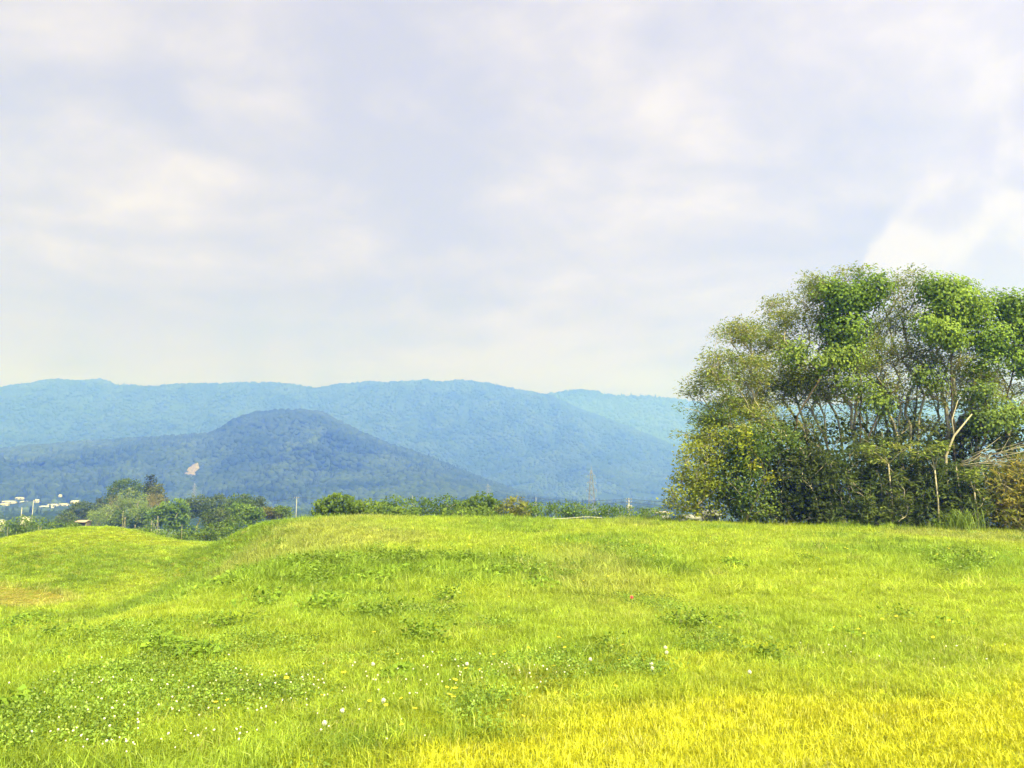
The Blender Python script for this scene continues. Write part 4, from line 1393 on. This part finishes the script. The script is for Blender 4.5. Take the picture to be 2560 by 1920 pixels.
def leafy_clump(name, seed, n, radius, h, size):
    r = np.random.default_rng(seed)
    c = np.stack((r.normal(0, radius * 0.5, n), r.normal(0, radius * 0.5, n), r.uniform(0.02, h, n)), -1)
    nr = r.normal(size=(n, 3)) * 0.45 + np.array((0, 0, 0.8))
    ax = r.normal(size=(n, 3))
    me = leaf_mesh(name, c, nr, ax, size * r.uniform(0.6, 1.3, n), size * 0.75 * r.uniform(0.6, 1.2, n), np.ones((n, 3)), 0.08)
    me.attributes.remove(me.attributes['tint'])
    return me


gp = [
    (blade_clump('a_lawn', 1, 70, 0.13, 0.03, 0.085, 0.0068, 0.45), M_grass),
    (blade_clump('b_lawn', 2, 70, 0.13, 0.03, 0.10, 0.0066, 0.6), M_grass),
    (blade_clump('c_meadow', 3, 60, 0.15, 0.05, 0.16, 0.0062, 0.75), M_grass),
    (blade_clump('d_meadow', 4, 60, 0.15, 0.04, 0.14, 0.0064, 1.0), M_grass),
    (blade_clump('e_tall', 5, 46, 0.15, 0.12, 0.28, 0.008, 0.7), M_grass),
    (blade_clump('f_tall', 6, 40, 0.14, 0.14, 0.34, 0.009, 0.9), M_grass),
    (blade_clump('g_wide', 7, 46, 0.22, 0.08, 0.22, 0.016, 0.8), M_grass),
    (blade_clump('h_wide', 8, 40, 0.22, 0.10, 0.27, 0.018, 0.9), M_grass),
    (leafy_clump('i_clover', 9, 90, 0.16, 0.12, 0.024), M_grass),
    (leafy_clump('j_weed', 10, 90, 0.22, 0.20, 0.05), M_grass),
]
field_px = [(-160, 1516), (0, 1519), (60, 1519), (130, 1512), (170, 1504), (192, 1496), (150, 1487), (90, 1476), (0, 1464), (-160, 1448)]
field_xy = np.array([hit(*p, fn=near_z)[:2] for p in field_px])
yb = [hit(*p, fn=near_z) for p in ((700, 1960), (860, 1905), (1000, 1860), (1150, 1800), (1350, 1740), (1700, 1708), (2100, 1700), (2560, 1695), (2900, 1690))]
yb_t = np.array([q[0] / q[1] for q in yb])
yb_y = np.array([q[1] for q in yb])

GP, GR, GSC, GI, GT = [], [], [], [], []
gr = np.random.default_rng(77)
for (y0, y1, s, wk) in ((3.4, 7.5, 0.095, 1.0), (7.5, 13, 0.13, 1.15), (13, 22, 0.18, 1.4), (22, 34, 0.25, 1.0), (34, 47, 0.30, 1.15), (47, 66, 0.42, 1.35)):
    X, Y = jgrid(-0.85 * y1 - 2, 0.85 * y1 + 2, y0, y1, s, gr)
    ok = np.abs(X) < 0.80 * Y + 2
    if y0 >= 47:
        ok &= X < -6
    if y0 >= 34:
        ok &= ~((X > 9) & (Y > 41.5))
    X, Y = X[ok], Y[ok]
    n = len(X)
    Z = near_z(X, Y)
    wrp = 0.55 * (fbm(X * 1.1, Y * 1.6, 4) - 0.5) + gr.normal(0, 0.03, n)
    yl = sm(1.1, -1.2, Y * (1 + wrp * 0.9) - np.interp(X / Y, yb_t, yb_y, left=0.0)) * (X / Y > yb_t[0] - 0.1)
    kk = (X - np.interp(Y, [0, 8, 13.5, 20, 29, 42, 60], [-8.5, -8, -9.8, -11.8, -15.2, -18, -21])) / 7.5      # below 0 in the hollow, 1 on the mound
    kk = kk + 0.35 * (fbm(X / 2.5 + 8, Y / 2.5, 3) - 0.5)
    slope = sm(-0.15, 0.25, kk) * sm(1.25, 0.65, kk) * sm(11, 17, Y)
    fm = np.exp(-(((X + 27) / 8) ** 2 + ((Y - 39) / 3.5) ** 2))          # far mound's flank: lusher growth, also darkened to paint relief shading into it
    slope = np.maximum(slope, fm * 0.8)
    n1, n2, n3 = fbm(X / 3.2 + 5, Y / 4.5, 3), fbm(X / 0.9, Y / 0.9 + 7, 3), fbm(X / 7 + 31, Y / 11, 2)
    lush = np.clip((n1 - 0.5) * 2.4 + 0.42 + 0.75 * slope - 0.30 * sm(2, 14, X) + 0.25 * np.exp(-((Y - 8.6) / 1.1) ** 2) * sm(3, 6, X), 0, 1)
    lime, green, deep, yellow, tan = (np.array(c) for c in ((0.365, 0.455, 0.05), (0.265, 0.385, 0.045), (0.125, 0.225, 0.03), (0.525, 0.53, 0.036), (0.38, 0.37, 0.13)))
    t = lush[:, None]
    col = lime * (1 - t) + green * t
    dk = np.clip(sm(0.60, 0.76, n2 * 0.6 + n1 * 0.4) * 0.75 + 0.12 * slope * sm(0.3, 0.6, n2), 0, 0.85)[:, None]
    col = col * (1 - dk) + deep * dk
    sl = 0.7 * slope[:, None]  # lusher bank grass, deepened so the tint stands in for slope shading
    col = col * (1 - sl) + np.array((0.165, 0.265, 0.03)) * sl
    olive = (sm(0.56, 0.68, n3) * 0.45 * sm(-13, -9, X))[:, None]
    col = col * (1 - olive) + tan * olive
    col = col * (1 - yl[:, None]) + yellow * yl[:, None]
    fld = in_poly(X, Y, field_xy)
    col[fld] = np.array((0.40, 0.35, 0.10)) * (0.8 + 0.5 * fbm(X[fld], Y[fld] * 3, 3))[:, None]
    edge = in_poly(X, Y, field_xy, 1.14) & ~fld & (X > -26)
    col[edge] = col[edge] * 0.35 + np.array((0.40, 0.40, 0.13)) * 0.65
    col *= np.exp(gr.normal(0, 0.2, n))[:, None]
    dry = gr.random(n) < 0.035
    col[dry] = col[dry] * 0.4 + tan * 0.8
    u = gr.random(n)
    if y0 < 13:
        idx = np.where(u < 0.5, 2, 3)
        idx = np.where((lush > 0.72) & (u > 0.95), 4, idx)
        idx = np.where((yl > 0.5), np.where(u < 0.5, 0, 1), idx)
        clv = (fbm(X / 1.1 + 50, Y / 1.1, 3) > 0.565) & (X < 2.5) & (yl < 0.4) & (u < 0.42)
    elif y0 < 22:
        idx = np.where(u < 0.4, 2, np.where(u < 0.75, 3, np.where(u < 0.93, 4, 5)))
        clv = np.zeros(n, bool)
    else:
        idx = np.where(u < 0.5, 6, 7)
        clv = np.zeros(n, bool)
    idx[clv] = 8
    col[clv] = np.array((0.205, 0.315, 0.05)) * np.exp(gr.normal(0, 0.28, clv.sum()))[:, None]
    wd = (n2 * 0.5 + slope * 0.10 + n1 * 0.3 > 0.52) & (gr.random(n) < 0.2) & (yl < 0.2) & (Y > 8)
    idx[wd] = 9
    col[wd] = (deep * 0.45 + green * 0.5) * np.exp(gr.normal(0, 0.22, wd.sum()))[:, None]
    hs = gr.uniform(0.7, 1.25, n) * (0.75 + 0.5 * lush)
    foot = sm(38.6, 40.2, Y) * (X > 8)
    tall = 1.3 * foot * gr.random(n) ** 2 + sm(33, 39, Y) * (X > -12) * 0.55 + 1
    hs = hs * tall
    hs = hs * (1 - 0.4 * sm(-9, -13, X) * sm(30, 38, Y))
    hs[fld] *= 0.22
    hs[edge] *= 1.7
    ws = wk * gr.uniform(0.85, 1.2, n)
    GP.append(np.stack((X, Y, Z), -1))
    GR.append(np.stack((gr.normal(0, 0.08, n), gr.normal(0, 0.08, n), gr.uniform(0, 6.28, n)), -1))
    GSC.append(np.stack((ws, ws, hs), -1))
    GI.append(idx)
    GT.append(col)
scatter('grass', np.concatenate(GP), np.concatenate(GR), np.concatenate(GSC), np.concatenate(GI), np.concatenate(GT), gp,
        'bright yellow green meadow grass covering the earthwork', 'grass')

# ------------------------------------------------------------------ broad leaved weed clumps in the meadow
WEED = [(0.13, 0.22, 0.033), (0.20, 0.325, 0.043), (0.28, 0.41, 0.052)]
weeds = [
    (1040, 1432, 95, 12, 0.34, 0.13, 'long dark strip of broad leaves below the mound top'),
    (925, 1455, 60, 14, 0.34, 0.13, 'dark leafy strip at the left end of the long strip'),
    (1245, 1436, 32, 12, 0.34, 0.13, 'compact dark weed clump right of the long leafy strip'),
    (1355, 1466, 44, 14, 0.32, 0.12, 'dark weed clump below the compact one near the middle'),
    (1834, 1414, 24, 10, 0.30, 0.12, 'lone dark weed clump in the right half of the meadow'),
    (1530, 1362, 38, 10, 0.34, 0.12, 'flat green weed clump with yellow flowers below the pylon'),
    (1270, 1376, 28, 6, 0.30, 0.12, 'small dark weed patch at mid mound above the compact clump'),
    (860, 1395, 50, 8, 0.32, 0.12, 'low leafy patch on the left brow of the mound'),
    (650, 1505, 55, 22, 0.36, 0.12, 'rough leafy patch on the left slope'),
    (805, 1515, 50, 22, 0.36, 0.12, 'dark tangled patch at the foot of the slope'),
    (560, 1460, 45, 22, 0.36, 0.12, 'leafy patch high on the steep left slope'),
    (400, 1622, 42, 14, 0.30, 0.10, 'darkest weed clump in the left foreground'),
    (490, 1640, 60, 12, 0.26, 0.09, 'grey green weed patch right of the darkest clump'),
    (40, 1775, 34, 22, 0.26, 0.12, 'big leaved weed at the left picture edge'),
    (60, 1560, 60, 30, 0.55, 0.14, 'bushy weeds in the hollow beside the mown field'),
    (2130, 1590, 70, 14, 0.26, 0.08, 'dark lush tuft in the right meadow above the yellow lawn'),
    (2390, 1570, 46, 12, 0.26, 0.08, 'dark grassy patch near the right picture edge'),
    (1000, 1690, 40, 12, 0.16, 0.10, 'flat broad leaved weed left of the white seed heads'),
]
for i, (px, py, rx, ry, hgt, ls, lb) in enumerate(weeds):
    r = np.random.default_rng(400 + i)
    c0 = hit(px, py + 4, fn=near_z)
    s = c0[1] / F_PX
    wx = rx * s
    yn, yf_ = hit(px, py + ry, fn=near_z)[1], hit(px, py - ry, fn=near_z)[1]
    wy = min(max(0.3, (yf_ - yn) / 2), 2.6)
    n = int(min(1900, 140 + 420 * wx * wy))
    a, q = r.uniform(0, 6.28, n), np.sqrt(r.random(n))
    x, y = c0[0] + np.cos(a) * q * wx * 1.1, c0[1] + np.sin(a) * q * wy
    keepm = fbm(x * 1.7 + i, y * 1.1, 3) > 0.44 + 0.18 * (q - 0.4)
    keepm[:40] = True
    x, y = x[keepm], y[keepm]
    n = len(x)
    z = near_z(x, y) + r.uniform(0.05, hgt * 0.62, n) * (1.1 - 0.5 * q[keepm])
    root = thing('weed_clump', c0, lb, 'weeds', 'broad leaved weeds in the meadow')
    nr = r.normal(size=(n, 3)) * 0.45 + np.array((0, -0.25, 0.75))
    obj('foliage', leaf_mesh('foliage', np.stack((x, y, z), -1), nr, r.normal(size=(n, 3)), ls * 0.68 * r.uniform(0.5, 1.35, n), ls * 0.5 * r.uniform(0.6, 1.3, n),
                             tints(n, WEED, r, 0.2), 0.1), M_leaf, root)
    m = MB()
    for k in range(0, n, 4):
        m.tube([(x[k] + r.normal(0, 0.03), y[k] + r.normal(0, 0.03), z[k] * 0 + float(near_z(x[k], y[k])) - 0.02), (x[k], y[k], z[k])], [0.005, 0.003], 3, cap=False)
    tag(m.build('stem', M_stem, root), kind='stuff')

# pale tall grass clump at the foot of the grove
r = np.random.default_rng(500)
b = gpx(2392, 39.6)
root = thing('pampas_clump', b, 'fountain of tall pale grass at the foot of the bamboo', 'grass clump')
nb = 240
az = r.uniform(0, 6.28, nb)
h = r.uniform(0.7, 1.5, nb)
ln = r.uniform(0.15, 1.0, nb)
bs = b + np.stack((r.normal(0, 0.45, nb), r.normal(0, 0.25, nb), np.full(nb, -0.05)), -1)
d = np.stack((np.cos(az), np.sin(az), np.zeros(nb)), -1)
s = np.stack((-np.sin(az), np.cos(az), np.zeros(nb)), -1) * 0.013
up = np.array((0, 0, 1.0))
p1 = bs + d * (h * ln * 0.25)[:, None] + up * (h * 0.55)[:, None]
p2 = bs + d * (h * ln * 0.65)[:, None] + up * (h * 0.86)[:, None]
p3 = bs + d * (h * ln * 1.15)[:, None] + up * (h * (1.0 - 0.3 * ln))[:, None]
v = np.stack((bs - s, bs + s, p1 + s, p1 - s, p2 + s * 0.7, p2 - s * 0.7, p3), 1).reshape(-1, 3)
oo = np.arange(nb)[:, None] * 7
flat = np.concatenate((oo + np.array((0, 1, 2, 3)), oo + np.array((3, 2, 4, 5)), oo + np.array((5, 4, 6))), 1).reshape(-1)
tn = np.repeat(tints(nb, [(0.17, 0.26, 0.05), (0.27, 0.36, 0.08)], r, 0.15), 7, 0)
obj('blade_tuft', mesh_np('blade_tuft', v, flat, np.tile((4, 4, 3), nb), tint=tn), M_leaf, root)
obj('root_stock', leaf_mesh('root_stock', b + r.normal(0, 0.2, (60, 3)) * np.array((1.6, 1, 0.4)) + (0, 0, 0.1), r.normal(size=(60, 3)), np.tile((0, 0, 1.0), (60, 1)) + r.normal(0, 0.3, (60, 3)), 0.3, 0.03,
                            tints(60, [(0.17, 0.2, 0.05), (0.25, 0.24, 0.08)], r)), M_leaf, root)


# ------------------------------------------------------------------ flowers
def seed_head(label, px, py, rad_=0.021):
    r = np.random.default_rng(int(px * 7 + py))
    g = hit(px, py + 14, fn=near_z)
    top = P(px, py, g[1])
    top[2] = max(top[2], g[2] + 0.12)
    root = thing('dandelion', g, label, 'dandelion', 'white dandelion seed heads')
    MB().tube([g - (0, 0, 0.02), (g + top) / 2 + (0.008, 0, 0), top], [0.003, 0.0026, 0.0022], 5).build('stem', M_stem, root, True)
    n = 90
    d = unit(r.normal(size=(n, 3)))
    c = top + d * rad_ * 0.82
    head = leaf_mesh('seed_head', np.concatenate((c, top + d * rad_ * 0.45)), np.concatenate((d, np.cross(d, r.normal(size=(n, 3))))), np.concatenate((r.normal(size=(n, 3)), d)),
                     np.concatenate((np.full(n, rad_ * 0.42), np.full(n, rad_))), np.concatenate((np.full(n, rad_ * 0.42), np.full(n, 0.0015))), np.ones((2 * n, 3)))
    obj('seed_head', head, M_seed, root)


for px, py, lb in ((1664, 1636, 'upper white seed head of the stacked pair right of centre'),
                   (1667, 1650, 'lower white seed head of the stacked pair right of centre'),
                   (1629, 1681, 'upper seed head of the pair left of the stacked pair'),
                   (1631, 1694, 'lower seed head of the pair left of the stacked pair'),
                   (958, 1780, 'large lone white seed head in the lower middle'),
                   (810, 1842, 'white seed head lowest in the clover left of the lawn'),
                   (855, 1806, 'seed head between the lone one and the clover'),
                   (932, 1682, 'small seed head beside the flat weed'),
                   (1167, 1682, 'small seed head at the centre of the lower meadow'),
                   (1476, 1668, 'little seed head left of the two pairs'),
                   (1875, 1703, 'seed head at the border of the yellow lawn')):
    seed_head(lb, px, py, 0.020)

# pink flower alone in the meadow
g = hit(1580, 1532, fn=near_z)
tp = P(1580, 1523, g[1])
tp[2] = max(tp[2], g[2] + 0.2)
root = thing('pink_flower', g, 'single pink flower alone in the middle of the meadow', 'flower')
MB().tube([g, tp], [0.006, 0.005], 5).build('stem', M_stem, root)
for k in range(5):
    a = k * 2 * math.pi / 5 + 0.3
    dd = np.array((math.cos(a), math.sin(a), 0))
    sd_ = np.array((-math.sin(a), math.cos(a), 0))
    m = MB()
    bb = tp + (0, 0, -0.02)
    m.add([bb, bb + dd * 0.02 + sd_ * 0.02 + (0, 0, 0.03), bb + dd * 0.015 + (0, 0, 0.06), bb + dd * 0.02 - sd_ * 0.02 + (0, 0, 0.03)], [(0, 1, 2, 3)])
    m.build('petal', M_pink, root)


def flower_proto(name, r_head, h, kind, mat_list):
    vs, fs, mi = [], [], []
    def add(v, f, k):
        b = len(vs)
        vs.extend(v)
        for q in f:
            fs.append([b + i for i in q])
            mi.append(k)
    add([(-0.0015, 0, -0.03), (0.0015, 0, -0.03), (0.0015, 0, h), (-0.0015, 0, h)], [(0, 1, 2, 3)], 0)
    add([(0, -0.0015, -0.03), (0, 0.0015, -0.03), (0, 0.0015, h), (0, -0.0015, h)], [(0, 1, 2, 3)], 0)
    if kind == 'ball':
        v, f = ico(1)
        v = v * r_head * (1 + 0.15 * np.random.default_rng(3).normal(size=(len(v), 1)))
        add([tuple(p + np.array((0, 0, h))) for p in v], f.tolist(), 1)
    elif kind == 'disc':
        ring = [(math.cos(a) * r_head * (1.0 if k % 2 else 0.72), math.sin(a) * r_head * (1.0 if k % 2 else 0.72), h + 0.004) for k, a in enumerate(np.arange(16) * math.pi / 8)]
        add([(0, 0, h + 0.001)] + ring, [(0, 1 + k, 1 + (k + 1) % 16) for k in range(16)], 1)
    else:
        v, f = ico(1)
        v = v * np.array((r_head * 0.5, r_head * 0.5, r_head * 2.4))
        add([tuple(p + np.array((0, 0, h))) for p in v], f.tolist(), 1)
    me = mesh_np(name, vs, [i for f in fs for i in f], [len(f) for f in fs])
    return me, mi, mat_list


def flower_field(name, spots, seed, proto, label, tilt=0.25):
    me, mi, mats = proto
    r = np.random.default_rng(seed)
    pts = []
    for (px, py, sx, sy, n) in spots:
        for k in range(n):
            q = hit(px + r.normal(0, sx), min(1935, py + r.normal(0, sy)), fn=near_z)
            if q[1] < 47:
                pts.append(q)
    pts = np.array(pts)
    n = len(pts)
    sz = r.uniform(0.75, 1.25, n)
    o = scatter(name, pts, np.stack((r.normal(0, tilt, n), r.normal(0, tilt, n), r.uniform(0, 6.28, n)), -1), np.repeat(sz[:, None], 3, 1), np.zeros(n, int), np.ones((n, 3)),
                [(me, mats[0])], label, 'flowers')
    me.materials.append(mats[1])
    me.polygons.foreach_set('material_index', np.array(mi, np.int32))
    return o


flower_field('clover_flowers', [(620, 1745, 210, 22, 34), (760, 1800, 200, 44, 34), (250, 1835, 190, 44, 20), (950, 1715, 180, 18, 24), (1320, 1730, 60, 16, 16),
                                (330, 1890, 170, 22, 34), (1250, 1700, 120, 20, 16), (2200, 1660, 260, 22, 16), (300, 1790, 130, 30, 20), (250, 1745, 20, 6, 6)], 901,
             flower_proto('clover_head', 0.0072, 0.14, 'ball', (M_stem, M_clover)), 'many small white clover flowers dotting the foreground grass')
flower_field('yellow_flowers', [(1750, 1375, 170, 18, 110), (1530, 1395, 120, 14, 90), (2050, 1395, 260, 22, 90), (1150, 1395, 160, 10, 50), (1900, 1340, 300, 14, 60), (1000, 1330, 260, 20, 40),
                                (2400, 1345, 130, 8, 40), (1450, 1740, 330, 30, 16), (950, 1850, 250, 40, 22), (2250, 1640, 220, 20, 20), (250, 1325, 60, 6, 14), (1800, 1480, 400, 40, 40)], 902,
             flower_proto('yellow_head', 0.018, 0.30, 'disc', (M_stem, M_yellow)), 'tiny yellow flowers sprinkled over the mound', 0.15)
M_rust = solid('rust_seed', (0.36, 0.20, 0.09), 0.8, 0.3, 20)
flower_field('rusty_seed_heads', [(1950, 1297, 40, 3, 26), (2230, 1318, 60, 4, 14), (1420, 1297, 60, 3, 12), (2520, 1330, 40, 4, 14)], 903,
             flower_proto('rust_head', 0.012, 0.40, 'spike', (M_stem, M_rust)), 'thin rust coloured seed heads standing in the grass')
